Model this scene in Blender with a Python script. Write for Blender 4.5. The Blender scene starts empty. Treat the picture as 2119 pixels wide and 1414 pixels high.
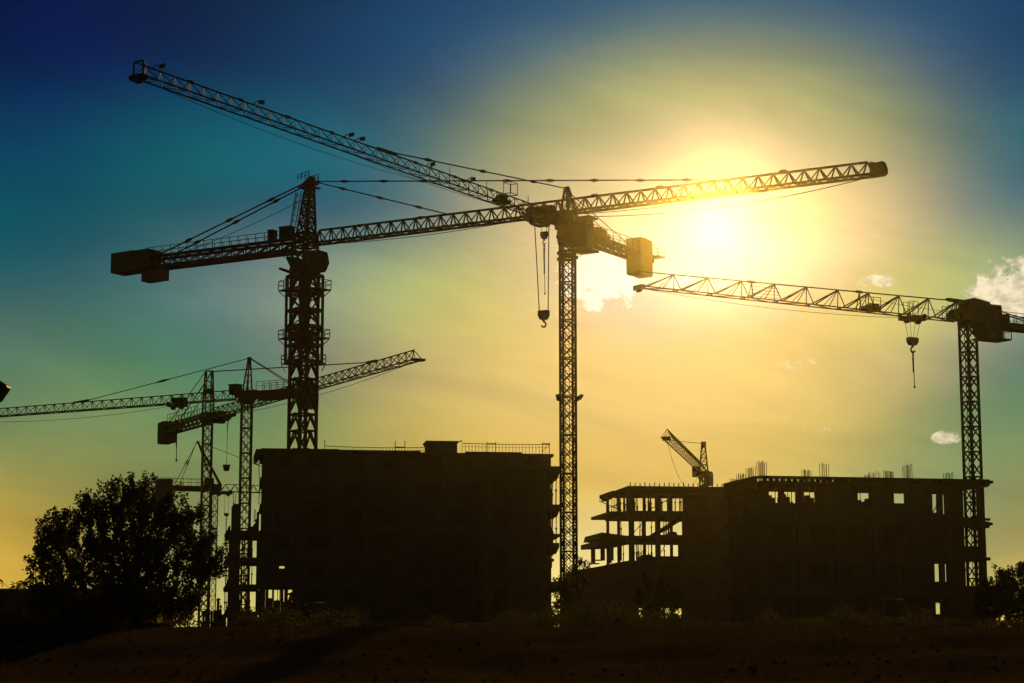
import bpy, math, random
from mathutils import Vector, Matrix
R = math.radians
sc = bpy.context.scene
col = sc.collection

# ------------------------------------------------------------------ camera
F, CX, CY, HY, CH = 4000.0, 1059.5, 707.0, 1305.0, 1.6
TILT = math.atan((HY - CY) / F)
FW = Vector((0, math.cos(TILT), math.sin(TILT)))
UP = Vector((0, -math.sin(TILT), math.cos(TILT)))
RT = Vector((1, 0, 0))

def ray(x, y):
    return RT * ((x - CX) / F) + UP * ((CY - y) / F) + FW

def at(x, y, Y):
    d = ray(x, y)
    return d * (Y / d.y) + Vector((0, 0, CH))

def onz(x, y, z):
    d = ray(x, y)
    return d * ((z - CH) / d.z) + Vector((0, 0, CH))

cd = bpy.data.cameras.new("camera")
cd.sensor_width = 36.0
cd.lens = F / 2119.0 * 36.0
cd.clip_start, cd.clip_end = 0.5, 5000.0
cam = bpy.data.objects.new("camera", cd)
col.objects.link(cam)
cam.location = (0, 0, CH)
cam.rotation_euler = (R(90) + TILT, 0, 0)
sc.camera = cam

# ------------------------------------------------------------------ sky and sun
SUN = ray(1480, 445).normalized()
SUN_EL = math.asin(SUN.z)
SUN_AZ = math.atan2(SUN.x, SUN.y)
GLOW = ray(1472, 451).normalized()      # middle of the bright hazy patch round the sun
GAZ, GEL = math.degrees(math.atan2(GLOW.x, GLOW.y)), math.degrees(math.asin(GLOW.z))
# sky radiance for eight distances from the glow (0, 4 .. 28 degrees), each over elevation 0..22 degrees
SKY = [
    [(0.5750, 0.2584, 0.3478), (0.5339, 0.1681, 0.1493), (0.6289, 0.1749, 0.0145), (1.0599, 0.3229, 0.0417), (1.4856, 0.3095, 0.2706), (1.3735, 0.6228, 1.0550), (1.1608, 1.0937, 0.4125), (0.0902, 0.0242, 0.4243), (0.2364, 0.3030, 0.2732), (0.6975, 0.5515, 0.2336), (0.4397, 0.4619, 0.2408), (0.1141, 0.3064, 0.2414)],
    [(0.8712, 0.4690, 0.2966), (0.7941, 0.4467, 0.2406), (0.5458, 0.2004, 0.0000), (0.8196, 0.5362, 0.1736), (0.9207, 0.5610, 0.0497), (0.7615, 0.4900, 0.1638), (1.0165, 0.6047, 0.1949), (0.5810, 0.5224, 0.1180), (0.3931, 0.4133, 0.0503), (0.0000, 0.0824, 0.0909), (0.0000, 0.1270, 0.1563), (0.0337, 0.1396, 0.1395)],
    [(1.0731, 0.6122, 0.2011), (1.0090, 0.7615, 0.3074), (0.8195, 0.4597, 0.0000), (0.7117, 0.4519, 0.0292), (0.5304, 0.3780, 0.1128), (0.5484, 0.6004, 0.0275), (0.0000, 0.1151, 0.1707), (0.0368, 0.0785, 0.0366), (0.0000, 0.0464, 0.1331), (0.0000, 0.0645, 0.1528), (0.0000, 0.0000, 0.0909), (0.0000, 0.0189, 0.0424)],
    [(1.2085, 0.7751, 0.1225), (0.6088, 0.6196, 0.1927), (0.1431, 0.2009, 0.0664), (0.0000, 0.1787, 0.0428), (0.0000, 0.0469, 0.0944), (0.3030, 0.3573, 0.2866), (0.0000, 0.0000, 0.0534), (0.0000, 0.1667, 0.2204), (0.0000, 0.0028, 0.0364), (0.0000, 0.0385, 0.1209), (0.0000, 0.0000, 0.0000), (0.0000, 0.0000, 0.0000)],
    [(0.5786, 0.6634, 0.2382), (0.0000, 0.0621, 0.0488), (0.1935, 0.1514, 0.0000), (0.2946, 0.3605, 0.0939), (0.0137, 0.1657, 0.0462), (0.0504, 0.1401, 0.1283), (0.0000, 0.0777, 0.0543), (0.0000, 0.1187, 0.1162), (0.0000, 0.0000, 0.0497), (0.0000, 0.0000, 0.0000), (0.0000, 0.0000, 0.0000), (0.0000, 0.0000, 0.0000)],
    [(0.9299, 0.4753, 0.0000), (0.8673, 0.4295, 0.0000), (0.4629, 0.3927, 0.0738), (0.0476, 0.1600, 0.0689), (0.1690, 0.2073, 0.1161), (0.0000, 0.0660, 0.0955), (0.0000, 0.0408, 0.0814), (0.0000, 0.0189, 0.1030), (0.0000, 0.0000, 0.0553), (0.0000, 0.0000, 0.0657), (0.0000, 0.0000, 0.0444), (0.0000, 0.0000, 0.0060)],
    [(2.2566, 0.7452, 0.0000), (1.7281, 0.7070, 0.0000), (0.6800, 0.4159, 0.0445), (0.0000, 0.1254, 0.0532), (0.0000, 0.1540, 0.1209), (0.0000, 0.1436, 0.1231), (0.0000, 0.1579, 0.1156), (0.0000, 0.0536, 0.0627), (0.0000, 0.0000, 0.0000), (0.0000, 0.0000, 0.0000), (0.0000, 0.0000, 0.0053), (0.0000, 0.0000, 0.0073)],
    [(3.5782, 1.0728, 0.0000), (2.3221, 0.8163, 0.0051), (1.0813, 0.4774, 0.0235), (0.2600, 0.2165, 0.0609), (0.0000, 0.1394, 0.1112), (0.0000, 0.1712, 0.1342), (0.0000, 0.1809, 0.1108), (0.0000, 0.1100, 0.0456), (0.0000, 0.0364, 0.0000), (0.0000, 0.0043, 0.0000), (0.0000, 0.0000, 0.0000), (0.0000, 0.0000, 0.0051)]]

world = bpy.data.worlds.new("World")
sc.world = world
world.use_nodes = True
nt = world.node_tree
nt.nodes.clear()
_L = nt.links

def N(t, **kw):
    n = nt.nodes.new(t)
    for k, v in kw.items():
        setattr(n, k, v)
    return n

def put(sock, v):
    if isinstance(v, bpy.types.NodeSocket):
        _L.new(v, sock)
    else:
        sock.default_value = v

def M(op, a, b=None, c=None, clamp=False):
    n = N("ShaderNodeMath", operation=op, use_clamp=clamp)
    put(n.inputs[0], a)
    if b is not None: put(n.inputs[1], b)
    if c is not None: put(n.inputs[2], c)
    return n.outputs[0]

def smooth(v, a, b, o0=0.0, o1=1.0):
    n = N("ShaderNodeMapRange", interpolation_type="SMOOTHSTEP")
    put(n.inputs[0], v)
    n.inputs[1].default_value, n.inputs[2].default_value = a, b
    n.inputs[3].default_value, n.inputs[4].default_value = o0, o1
    return n.outputs[0]

def mixc(f, a, b, blend="MIX"):
    n = N("ShaderNodeMix", data_type="RGBA", blend_type=blend)
    put(n.inputs[0], f); put(n.inputs[6], a); put(n.inputs[7], b)
    return n.outputs[2]

tc = N("ShaderNodeTexCoord")
nrm = N("ShaderNodeVectorMath", operation="NORMALIZE")
_L.new(tc.outputs["Generated"], nrm.inputs[0])
dirv = nrm.outputs[0]
sep = N("ShaderNodeSeparateXYZ"); _L.new(dirv, sep.inputs[0])
DEG = 180.0 / math.pi
el = M("MULTIPLY", M("ARCSINE", sep.outputs[2]), DEG)
az = M("MULTIPLY", M("ARCTAN2", sep.outputs[0], sep.outputs[1]), DEG)
# distance from the glow; towards the horizon the bright haze leans a little to the left
dn_ = M("MAXIMUM", M("SUBTRACT", GEL, el), 0.0)
lean = M("DIVIDE", M("MULTIPLY", M("MULTIPLY", dn_, dn_), 0.5), M("ADD", dn_, 2.0))
da = M("MULTIPLY", M("ADD", M("SUBTRACT", az, GAZ), lean), 0.98)
da = M("MULTIPLY", da, smooth(da, 0.0, 9.0, 1.0, 1.12))      # and thins out sooner on the right
de = M("SUBTRACT", el, GEL)
th = M("SQRT", M("ADD", M("MULTIPLY", da, da), M("MULTIPLY", de, de)))
elf = M("DIVIDE", el, 22.0, clamp=True)

def ramp(stops, fac):
    n = N("ShaderNodeValToRGB")
    cr = n.color_ramp
    cr.interpolation = "B_SPLINE"
    k = len(stops)
    while len(cr.elements) < k:
        cr.elements.new(0.5)
    for i in range(k):
        cr.elements[i].position = i / (k - 1)
    for i in range(k):
        cr.elements[i].color = (*stops[i], 1.0)
    _L.new(fac, n.inputs[0])
    return n.outputs[0]

thf = M("DIVIDE", th, 28.0, clamp=True)
skyc = None
for i in range(8):
    wgt = ramp([(float(j == i),) * 3 for j in range(8)], thf)
    q = mixc(1.0, ramp(SKY[i], elf), wgt, "MULTIPLY")
    skyc = q if skyc is None else mixc(1.0, skyc, q, "ADD")
# the sky goes on darkening away from the sun, round to the east behind the camera
fall = smooth(th, 26.0, 95.0, 1.0, 0.15)
fc = N("ShaderNodeCombineXYZ")
for s_ in fc.inputs: _L.new(fall, s_)
skyc = mixc(1.0, skyc, fc.outputs[0], "MULTIPLY")

# thin uneven haze streaks
sv = N("ShaderNodeCombineXYZ")
put(sv.inputs[0], M("MULTIPLY", az, 0.16)); put(sv.inputs[1], M("ADD", M("MULTIPLY", el, 0.55), M("MULTIPLY", az, 0.10))); sv.inputs[2].default_value = 1.9
sn = N("ShaderNodeTexNoise"); _L.new(sv.outputs[0], sn.inputs["Vector"])
sn.inputs["Scale"].default_value = 1.0; sn.inputs["Detail"].default_value = 5.0; sn.inputs["Roughness"].default_value = 0.55; sn.inputs["Distortion"].default_value = 0.6
stk = smooth(sn.outputs["Fac"], 0.25, 0.75, 0.90, 1.12)
sc_ = N("ShaderNodeCombineXYZ")
for s_ in sc_.inputs: _L.new(stk, s_)
skyc = mixc(1.0, skyc, sc_.outputs[0], "MULTIPLY")

# clouds: noise broken up inside soft patches of the sky
def dirdeg(x, y):
    d = ray(x, y).normalized()
    return math.degrees(math.atan2(d.x, d.y)), math.degrees(math.asin(d.z))

blobs = None
for (px, py, rx, ry, amp) in ((1250, 575, 118, 74, 1.5), (1245, 630, 74, 28, 0.9), (1160, 600, 36, 40, 0.8),
                              (2075, 603, 96, 72, 1.35), (2150, 560, 110, 60, 1.1),
                              (1958, 906, 36, 17, 0.85), (1815, 585, 46, 20, 0.55),
                              (1395, 575, 50, 26, 0.7), (1640, 752, 60, 18, 0.42), (1700, 885, 60, 18, 0.42),
                              (-420, 880, 160, 40, 0.9), (2480, 760, 150, 60, 1.0), (2700, 990, 120, 30, 0.9)):
    a0, e0 = dirdeg(px, py)
    qa = M("DIVIDE", M("SUBTRACT", az, a0), rx / 69.8)
    qe = M("DIVIDE", M("SUBTRACT", el, e0), ry / 69.8)
    d2 = M("ADD", M("MULTIPLY", qa, qa), M("MULTIPLY", qe, qe))
    b = M("MULTIPLY", M("SUBTRACT", 1.0, d2, clamp=True), amp)
    blobs = b if blobs is None else M("MAXIMUM", blobs, b)
cv = N("ShaderNodeCombineXYZ")
put(cv.inputs[0], az); put(cv.inputs[1], M("MULTIPLY", el, 1.25)); cv.inputs[2].default_value = 3.7
nz = N("ShaderNodeTexNoise"); _L.new(cv.outputs[0], nz.inputs["Vector"])
nz.inputs["Scale"].default_value = 1.5; nz.inputs["Detail"].default_value = 9.0
nz.inputs["Roughness"].default_value = 0.62; nz.inputs["Distortion"].default_value = 0.25
mask = smooth(M("SUBTRACT", M("ADD", M("MULTIPLY", blobs, 0.42), M("MULTIPLY_ADD", nz.outputs["Fac"], 1.9, -0.45)), 0.40), 0.26, 0.52)
mask = M("MULTIPLY", mask, smooth(blobs, 0.0, 0.35))
nz2 = N("ShaderNodeTexNoise"); _L.new(cv.outputs[0], nz2.inputs["Vector"])
nz2.inputs["Scale"].default_value = 2.6; nz2.inputs["Detail"].default_value = 7.0
cl = mixc(smooth(nz2.outputs["Fac"], 0.35, 0.65), (0.58, 0.47, 0.29, 1), (0.96, 0.80, 0.50, 1))
cl = mixc(smooth(th, 2.5, 6.5, 1.0, 0.0), cl, (1.0, 0.98, 0.74, 1))
skyc = mixc(M("MULTIPLY", mask, 0.92), skyc, cl)

ni = N("ShaderNodeTexSky", sky_type="NISHITA")
ni.sun_disc = False
ni.sun_elevation = SUN_EL
ni.sun_rotation = SUN_AZ
ni.dust_density = 2.0
bg1 = N("ShaderNodeBackground"); bg1.inputs[1].default_value = 0.05
_L.new(mixc(1.0, ni.outputs[0], (0.004, 0.02, 0.06, 1), "MULTIPLY"), bg1.inputs[0])
bg2 = N("ShaderNodeBackground"); bg2.inputs[1].default_value = 1.0
_L.new(skyc, bg2.inputs[0])
ad = N("ShaderNodeAddShader")
_L.new(bg1.outputs[0], ad.inputs[0]); _L.new(bg2.outputs[0], ad.inputs[1])
wo = N("ShaderNodeOutputWorld"); _L.new(ad.outputs[0], wo.inputs[0])

sl = bpy.data.lights.new("sun", "SUN")
sl.energy = 2.0
sl.angle = R(0.5)
sl.color = (1.0, 0.56, 0.07)
sun = bpy.data.objects.new("sun", sl)
col.objects.link(sun)
sun.rotation_euler = SUN.to_track_quat("Z", "Y").to_euler()

vs = sc.view_settings
vs.view_transform, vs.look, vs.exposure, vs.gamma = "Standard", "None", 0.0, 1.0
vs.use_curve_mapping = False
sc.cycles.max_bounces = 6
sc.cycles.volume_bounces = 0
sc.cycles.transparent_max_bounces = 8

VEIL, VEIL_G = 5e-5, 0.975      # density and forward scattering of the air added for lens glare

# ------------------------------------------------------------------ materials
def mat(name, c, rough=0.7, metal=0.0, scale=2.0, vary=0.35, bump=0.0, trans=0.0, spec=0.12):
    m = bpy.data.materials.new(name)
    m.use_nodes = True
    t = m.node_tree
    b = t.nodes["Principled BSDF"]
    b.inputs["Roughness"].default_value = rough
    b.inputs["Metallic"].default_value = metal
    b.inputs["Specular IOR Level"].default_value = spec
    co = t.nodes.new("ShaderNodeTexCoord")
    nn = t.nodes.new("ShaderNodeTexNoise")
    nn.inputs["Scale"].default_value = scale
    nn.inputs["Detail"].default_value = 6.0
    t.links.new(co.outputs["Object"], nn.inputs["Vector"])
    mx = t.nodes.new("ShaderNodeMix"); mx.data_type = "RGBA"
    t.links.new(nn.outputs["Fac"], mx.inputs[0])
    mx.inputs[6].default_value = (*[v * (1 - vary) for v in c], 1)
    mx.inputs[7].default_value = (*[min(1, v * (1 + vary)) for v in c], 1)
    t.links.new(mx.outputs[2], b.inputs["Base Color"])
    if bump:
        bp = t.nodes.new("ShaderNodeBump"); bp.inputs["Strength"].default_value = bump
        t.links.new(nn.outputs["Fac"], bp.inputs["Height"])
        t.links.new(bp.outputs[0], b.inputs["Normal"])
    if trans:
        tr = t.nodes.new("ShaderNodeBsdfTranslucent")
        t.links.new(mx.outputs[2], tr.inputs[0])
        ms = t.nodes.new("ShaderNodeMixShader"); ms.inputs[0].default_value = trans
        t.links.new(b.outputs[0], ms.inputs[1]); t.links.new(tr.outputs[0], ms.inputs[2])
        t.links.new(ms.outputs[0], t.nodes["Material Output"].inputs[0])
    return m

MA = dict(
    red=mat("red_crane_paint", (0.13, 0.05, 0.03), 0.65, scale=0.8),
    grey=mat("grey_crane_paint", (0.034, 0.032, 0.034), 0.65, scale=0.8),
    yellow=mat("ochre_crane_paint", (0.16, 0.09, 0.03), 0.6, scale=0.8),
    rope=mat("wire_rope", (0.05, 0.045, 0.04), 0.6, scale=6),
    ballast=mat("ballast_concrete", (0.20, 0.14, 0.12), 0.9, scale=0.9, bump=0.2),
    glass=mat("cab_glass", (0.03, 0.035, 0.04), 0.15, scale=1, spec=0.5),
    machine=mat("machine_housing", (0.07, 0.05, 0.042), 0.6, scale=1.5),
    lamp=mat("lamp_housing", (0.06, 0.055, 0.05), 0.55, scale=3),
    concrete=mat("raw_concrete", (0.24, 0.165, 0.155), 0.92, scale=0.55, bump=0.25),
    slab=mat("slab_concrete", (0.24, 0.165, 0.155), 0.92, scale=0.7, bump=0.2),
    wall=mat("infill_wall", (0.23, 0.155, 0.145), 0.93, scale=0.9, bump=0.3),
    timber=mat("formwork_timber", (0.18, 0.105, 0.065), 0.85, scale=2.5, bump=0.2),
    steel=mat("rusty_steel", (0.16, 0.09, 0.05), 0.75, scale=4),
    ground=mat("dry_soil", (0.085, 0.06, 0.042), 0.97, scale=0.25, vary=0.5, bump=0.6, spec=0.0),
    grass=mat("dry_grass", (0.08, 0.058, 0.036), 0.9, scale=0.7, vary=0.5, trans=0.12, spec=0.0),
    leaf=mat("tree_leaf", (0.095, 0.085, 0.04), 0.75, scale=0.5, vary=0.5, trans=0.25),
    bark=mat("bark", (0.08, 0.055, 0.04), 0.95, scale=5, bump=0.5),
    wood=mat("weathered_wood", (0.12, 0.085, 0.06), 0.9, scale=5),
    skin=mat("skin", (0.35, 0.2, 0.13), 0.6, scale=8, vary=0.1),
    cloth=mat("dark_workwear", (0.05, 0.05, 0.06), 0.9, scale=9),
)
# ------------------------------------------------------------------ helpers
class MB:
    """collects bars, boxes and tubes and links them as one mesh object"""
    def __init__(self):
        self.v, self.f = [], []

    def hexa(self, pts):
        o = len(self.v)
        self.v += [tuple(p) for p in pts]
        self.f += [(o, o + 3, o + 2, o + 1), (o + 4, o + 5, o + 6, o + 7), (o, o + 1, o + 5, o + 4),
                   (o + 1, o + 2, o + 6, o + 5), (o + 2, o + 3, o + 7, o + 6), (o + 3, o, o + 4, o + 7)]
        return self

    def box(self, x0, y0, z0, x1, y1, z1):
        return self.hexa([(x0, y0, z0), (x1, y0, z0), (x1, y1, z0), (x0, y1, z0),
                          (x0, y0, z1), (x1, y0, z1), (x1, y1, z1), (x0, y1, z1)])

    def bar(self, p, q, w, h=None):
        p, q = Vector(p), Vector(q)
        h = w if h is None else h
        d = (q - p).normalized()
        a = d.cross(Vector((0, 0, 1)))
        if a.length < 1e-3:
            a = Vector((1, 0, 0))
        a.normalize()
        b = a.cross(d)
        a, b = a * w / 2, b * h / 2
        return self.hexa([p - a - b, p + a - b, p + a + b, p - a + b, q - a - b, q + a - b, q + a + b, q - a + b])

    def tube(self, p, q, r0, r1=None, n=6, cap=True):
        p, q = Vector(p), Vector(q)
        r1 = r0 if r1 is None else r1
        d = (q - p).normalized()
        a = d.cross(Vector((0, 0, 1)))
        if a.length < 1e-3:
            a = Vector((1, 0, 0))
        a.normalize()
        b = d.cross(a)
        o = len(self.v)
        for c, r in ((p, r0), (q, r1)):
            for i in range(n):
                t = 2 * math.pi * i / n
                self.v.append(tuple(c + a * (r * math.cos(t)) + b * (r * math.sin(t))))
        for i in range(n):
            j = (i + 1) % n
            self.f.append((o + i, o + j, o + n + j, o + n + i))
        if cap:
            self.f.append(tuple(o + i for i in reversed(range(n))))
            self.f.append(tuple(o + n + i for i in range(n)))
        return self

    def path(self, pts, r, n=5):
        for a, b in zip(pts[:-1], pts[1:]):
            self.tube(a, b, r, r, n)
        return self

    def prism(self, poly, c, ax, ay, az, t):
        """extrude a 2-D outline lying in the plane of ax, ay by +-t/2 along az round c"""
        c, ax, ay, az = Vector(c), Vector(ax), Vector(ay), Vector(az)
        o, n = len(self.v), len(poly)
        for s in (-0.5, 0.5):
            for (x, y) in poly:
                self.v.append(tuple(c + ax * x + ay * y + az * (s * t)))
        self.f.append(tuple(o + i for i in reversed(range(n))))
        self.f.append(tuple(o + n + i for i in range(n)))
        for i in range(n):
            j = (i + 1) % n
            self.f.append((o + i, o + j, o + n + j, o + n + i))
        return self

    def ball(self, c, rx, ry, rz, n=8, m=5):
        c = Vector(c); o = len(self.v)
        for i in range(m + 1):
            ph = math.pi * i / m
            for j in range(n):
                t = 2 * math.pi * j / n
                self.v.append((c.x + rx * math.sin(ph) * math.cos(t), c.y + ry * math.sin(ph) * math.sin(t), c.z + rz * math.cos(ph)))
        for i in range(m):
            for j in range(n):
                k = (j + 1) % n
                self.f.append((o + i * n + j, o + (i + 1) * n + j, o + (i + 1) * n + k, o + i * n + k))
        return self

    def mesh(self, name, material, smooth=False):
        me = bpy.data.meshes.new(name)
        me.from_pydata(self.v, [], self.f)
        me.materials.append(material)
        if smooth:
            me.polygons.foreach_set("use_smooth", [True] * len(me.polygons))
        me.update()
        return me

    def build(self, name, material, parent=None, loc=(0, 0, 0), rz=0.0, smooth=False):
        return link(name, self.mesh(name, material, smooth), parent, loc, rz)

def link(name, me, parent=None, loc=(0, 0, 0), rz=0.0):
    o = bpy.data.objects.new(name, me)
    col.objects.link(o)
    o.parent = parent
    o.location = loc
    o.rotation_euler = (0, 0, rz)
    return o

def tag(o, label=None, cat=None, group=None, kind=None):
    if label: o["label"] = label
    if cat: o["category"] = cat
    if group: o["group"] = group
    if kind: o["kind"] = kind
    return o

def thing(name, label, cat, loc=(0, 0, 0), rz=0.0, group=None):
    return tag(link(name, None, None, loc, rz), label, cat, group)

def copy_tree(o, parent, loc, rz=None):
    c = o.copy()
    col.objects.link(c)
    c.parent = parent
    c.location = loc
    if rz is not None:
        c.rotation_euler = (0, 0, rz)
    for ch in KIDS.get(o, ()):
        d = ch.copy()
        col.objects.link(d)
        d.parent = c
    return c

KIDS = {}

def sub(parent, mb, name, material):
    o = mb.build(name, material, parent)
    KIDS.setdefault(parent, []).append(o)
    return o

GZ = 1.75      # level of the building site; the camera stands lower, below the bank

# ------------------------------------------------------------------ tower crane pieces
def mast(root, w, z0, z1, sec, nb, chord, brace, yaw, m, pattern="X", single=True, ladder=True):
    """stacked square lattice sections from z0 up to z1 (above the crane's foot)"""
    n = max(1, round((z1 - z0) / sec))
    sec = (z1 - z0) / n
    h = w / 2 - chord / 2
    cs = [(-h, -h), (h, -h), (h, h), (-h, h)]
    fr = MB()
    for (x, y) in cs:
        fr.box(x - chord / 2, y - chord / 2, 0.0, x + chord / 2, y + chord / 2, sec)
    for k in range(4):
        a, b = cs[k], cs[(k + 1) % 4]
        fr.bar((*a, sec - chord / 2), (*b, sec - chord / 2), brace, brace * 1.3)
    first = fr.build("mast_section", m, root, (0, 0, z0), yaw)
    b_h = sec / nb
    allb = MB()
    for k in range(4):
        a, b = cs[k], cs[(k + 1) % 4]
        mid = ((a[0] + b[0]) / 2, (a[1] + b[1]) / 2)
        for i in range(nb):
            zz0, zz1 = i * b_h, (i + 1) * b_h
            if pattern == "X":
                segs = [((*a, zz0), (*b, zz1)), ((*b, zz0), (*a, zz1))]
            elif pattern == "A":
                segs = [((*a, zz0), (*mid, zz1)), ((*b, zz0), (*mid, zz1))]
                if i < nb - 1:
                    fr2 = ((*a, zz1), (*b, zz1)); segs.append(fr2)
            else:
                segs = [((*a, zz0), (*b, zz1))] if (i + k) % 2 == 0 else [((*b, zz0), (*a, zz1))]
            for p, q in segs:
                if single:
                    sub(first, MB().bar(p, q, brace), "brace", m)
                else:
                    allb.bar(p, q, brace)
    if not single:
        sub(first, allb, "lattice", m)
    if ladder:
        ld = MB()
        for s in (-0.2, 0.2):
            ld.bar((s, h * 0.45, 0), (s, h * 0.45, sec), 0.05)
        z = 0.15
        while z < sec:
            ld.bar((-0.2, h * 0.45, z), (0.2, h * 0.45, z), 0.035)
            z += 0.4
        sub(first, ld, "ladder", m)
    for i in range(1, n):
        copy_tree(first, root, (0, 0, z0 + i * sec), yaw)
    return sec

def jib(root, az, z, x0, x1, w, h0, h1, bay, per, chord, brace, m, single=True, style="W", nose=True):
    """triangular lattice boom in sections; bottom chords level, top chord from h0 to h1"""
    n = max(1, round((x1 - x0) / bay))
    bay = (x1 - x0) / n
    hh = lambda x: h0 + (h1 - h0) * (x - x0) / (x1 - x0)
    i = 0
    while i < n:
        k = min(per, n - i)
        xs = x0 + i * bay
        s = MB()
        L = k * bay
        for sy in (-1, 1):
            s.bar((0, sy * w / 2, 0), (L, sy * w / 2, 0), chord)
        a0 = bay / 2 if (i == 0 and style == "W") else 0
        a1 = L - bay / 2 if (i + k == n and style == "W") else L
        lace = s
        for j in range(k):
            s2 = 1 if j % 2 else -1
            lace.bar((j * bay, s2 * w / 2, 0), ((j + 1) * bay, -s2 * w / 2, 0), brace * 0.8)
            lace.bar(((j + 1) * bay, -w / 2, 0), ((j + 1) * bay, w / 2, 0), brace * 0.8)
        sec = s.build("jib_section", m, root, (xs * math.cos(az), xs * math.sin(az), z), az)
        sub(sec, MB().bar((a0, 0, hh(xs + a0)), (a1, 0, hh(xs + a1)), chord), "top_chord", m)
        braces = MB()
        def put_brace(p, q, t):
            if single: sub(sec, MB().bar(p, q, t), "brace", m)
            else: braces.bar(p, q, t)
        for j in range(k):
            xa, xb, xm = j * bay, (j + 1) * bay, (j + 0.5) * bay
            for sy in (-1, 1):
                y = sy * w / 2
                if style == "W":
                    tz = hh(xs + xm)
                    put_brace((xa, y, 0), (xm, 0, tz), brace)
                    put_brace((xm, 0, tz), (xb, y, 0), brace)
                else:                    # one node a bay, a strut down and a long and a short diagonal
                    tz = hh(xs + xa)
                    put_brace((xa, 0, tz), (xa - 0.10 * bay if i + j else xa, y, 0), brace)
                    put_brace((xa, 0, tz), (xb - 0.13 * bay, y, 0), brace * 1.25)
                    put_brace((xa, 0, tz), (xa + 0.42 * bay, y, 0), brace * 0.7)
        if not single:
            sub(sec, braces, "lattice", m)
        i += k

def pendant(root, p, q, r, m, joints=4, side=0.0, jr=2.6, jl=0.55):
    p, q = Vector(p), Vector(q)
    o = MB().tube(p, q, r, r, 6).build("pendant_bar", m, root)
    d = (q - p).normalized()
    for k in range(joints):
        c = p.lerp(q, (k + 0.7) / (joints + 0.4))
        sub(o, MB().tube(c - d * jl, c, r * 1.2, r * jr, 6).tube(c, c + d * jl, r * jr, r * 1.2, 6), "pin_joint", m)
    return o

def sag(p, q, drop, n=14):
    p, q = Vector(p), Vector(q)
    return [p.lerp(q, i / n) - Vector((0, 0, drop * 4 * (i / n) * (1 - i / n))) for i in range(n + 1)]

def rope(root, p, q, drop, r, name="rope", n=14):
    return MB().path(sag(p, q, drop, n), r).build(name, MA["rope"], root)

def railing(mb, p, q, h, n, t=0.05, mid=True):
    p, q = Vector(p), Vector(q)
    up = Vector((0, 0, h))
    mb.bar(p + up, q + up, t)
    if mid:
        mb.bar(p + up * 0.5, q + up * 0.5, t * 0.8)
    for i in range(n + 1):
        a = p.lerp(q, i / n)
        mb.bar(a, a + up, t)
    return mb

def loc_frame(az):
    return Matrix.Rotation(az, 3, "Z")

class Up:
    """a crane's slewing part: local x along the jib, z from the crane's foot"""
    def __init__(s, root, az): s.root, s.az, s.R = root, az, Matrix.Rotation(az, 3, "Z")
    def part(s, mb, name, m, smooth=False): return mb.build(name, m, s.root, (0, 0, 0), s.az, smooth)
    def P(s, x, y, z): return s.R @ Vector((x, y, z))

def hook_block(c, w, h, m, root, name="hook_block", axis=(1, 0, 0)):
    """flat cheek plates with a swivel hook under them; c is the top middle"""
    c = Vector(c); ax = Vector(axis); ay = Vector((0, 0, 1)); az_ = ax.cross(ay)
    poly = [(-w / 2, 0), (w / 2, 0), (w / 2, -h * 0.55), (w * 0.28, -h), (-w * 0.28, -h), (-w / 2, -h * 0.55)]
    mb = MB().prism(poly, c, ax, ay, az_, w * 0.45)
    o = mb.build(name, m, root)
    hk = MB()
    b = c - Vector((0, 0, h))
    hk.tube(b, b - Vector((0, 0, h * 0.25)), w * 0.12, w * 0.12)
    pts = [b - Vector((0, 0, h * 0.25)) + ax * (math.sin(t) * w * 0.22) - Vector((0, 0, (1 - math.cos(t)) * w * 0.24)) for t in [0, .5, 1.1, 1.8, 2.5, 3.2, 3.9, 4.5]]
    hk.path(pts, w * 0.075, 6)
    sub(o, hk, "hook", m)
    return o

def azof(root_px, Y, tip_px):
    r = at(*root_px, Y)
    t = onz(*tip_px, r.z)
    d = t - r
    return r, d.length, math.atan2(d.y, d.x)
# ------------------------------------------------------------------ cranes
class Crane:
    def __init__(s, name, label, root_px, Y, tip_px, group="tower cranes on the site"):
        s.r, s.L, s.az = azof(root_px, Y, tip_px)
        s.u = Vector((math.cos(s.az), math.sin(s.az), 0))
        s.foot = Vector((s.r.x, s.r.y, GZ))
        s.z = s.r.z - GZ
        s.root = thing(name, label, "crane", s.foot, 0, group)
        s.up = Up(s.root, s.az)

    def jx(s, px, dz=0.0):
        """distance along the jib of the point seen at picture column px"""
        p0 = s.r + Vector((0, 0, dz)) - Vector((0, 0, CH))
        w0, wu = p0.dot(FW), s.u.dot(FW)
        k = (px - CX) / F
        return (k * w0 - p0.x) / (s.u.x - k * wu)

    def zy(s, px, py, x=0.0):
        """height above the foot of the point seen at px, py, x metres out along the jib"""
        return at(px, py, (s.r + s.u * x).y).z - GZ

def trolley(c, x, m, ln=2.2, w=1.3, hgt=0.55, name="trolley"):
    """wheeled frame under the bottom chords"""
    z = c.z
    mb = MB()
    for sy in (-1, 1):
        mb.box(x - ln / 2, sy * w / 2 - 0.07, z - 0.42, x + ln / 2, sy * w / 2 + 0.07, z - 0.14)
        for sx in (-0.42, 0.42):
            mb.tube((x + sx * ln, sy * (w / 2 - 0.12), z + 0.02), (x + sx * ln, sy * (w / 2 + 0.12), z + 0.02), 0.2, 0.2, 8)
    for sx in (-0.5, -0.15, 0.15, 0.5):
        mb.box(x + sx * ln - 0.08, -w / 2, z - 0.40, x + sx * ln + 0.08, w / 2, z - 0.18)
    t = c.up.part(mb, name, m)
    for sx in (-0.3, 0.3):
        sub(t, MB().tube((x + sx * ln, -0.18, z - 0.45), (x + sx * ln, 0.18, z - 0.45), hgt * 0.55, hgt * 0.55, 10), "sheave", m)
    return t

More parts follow.
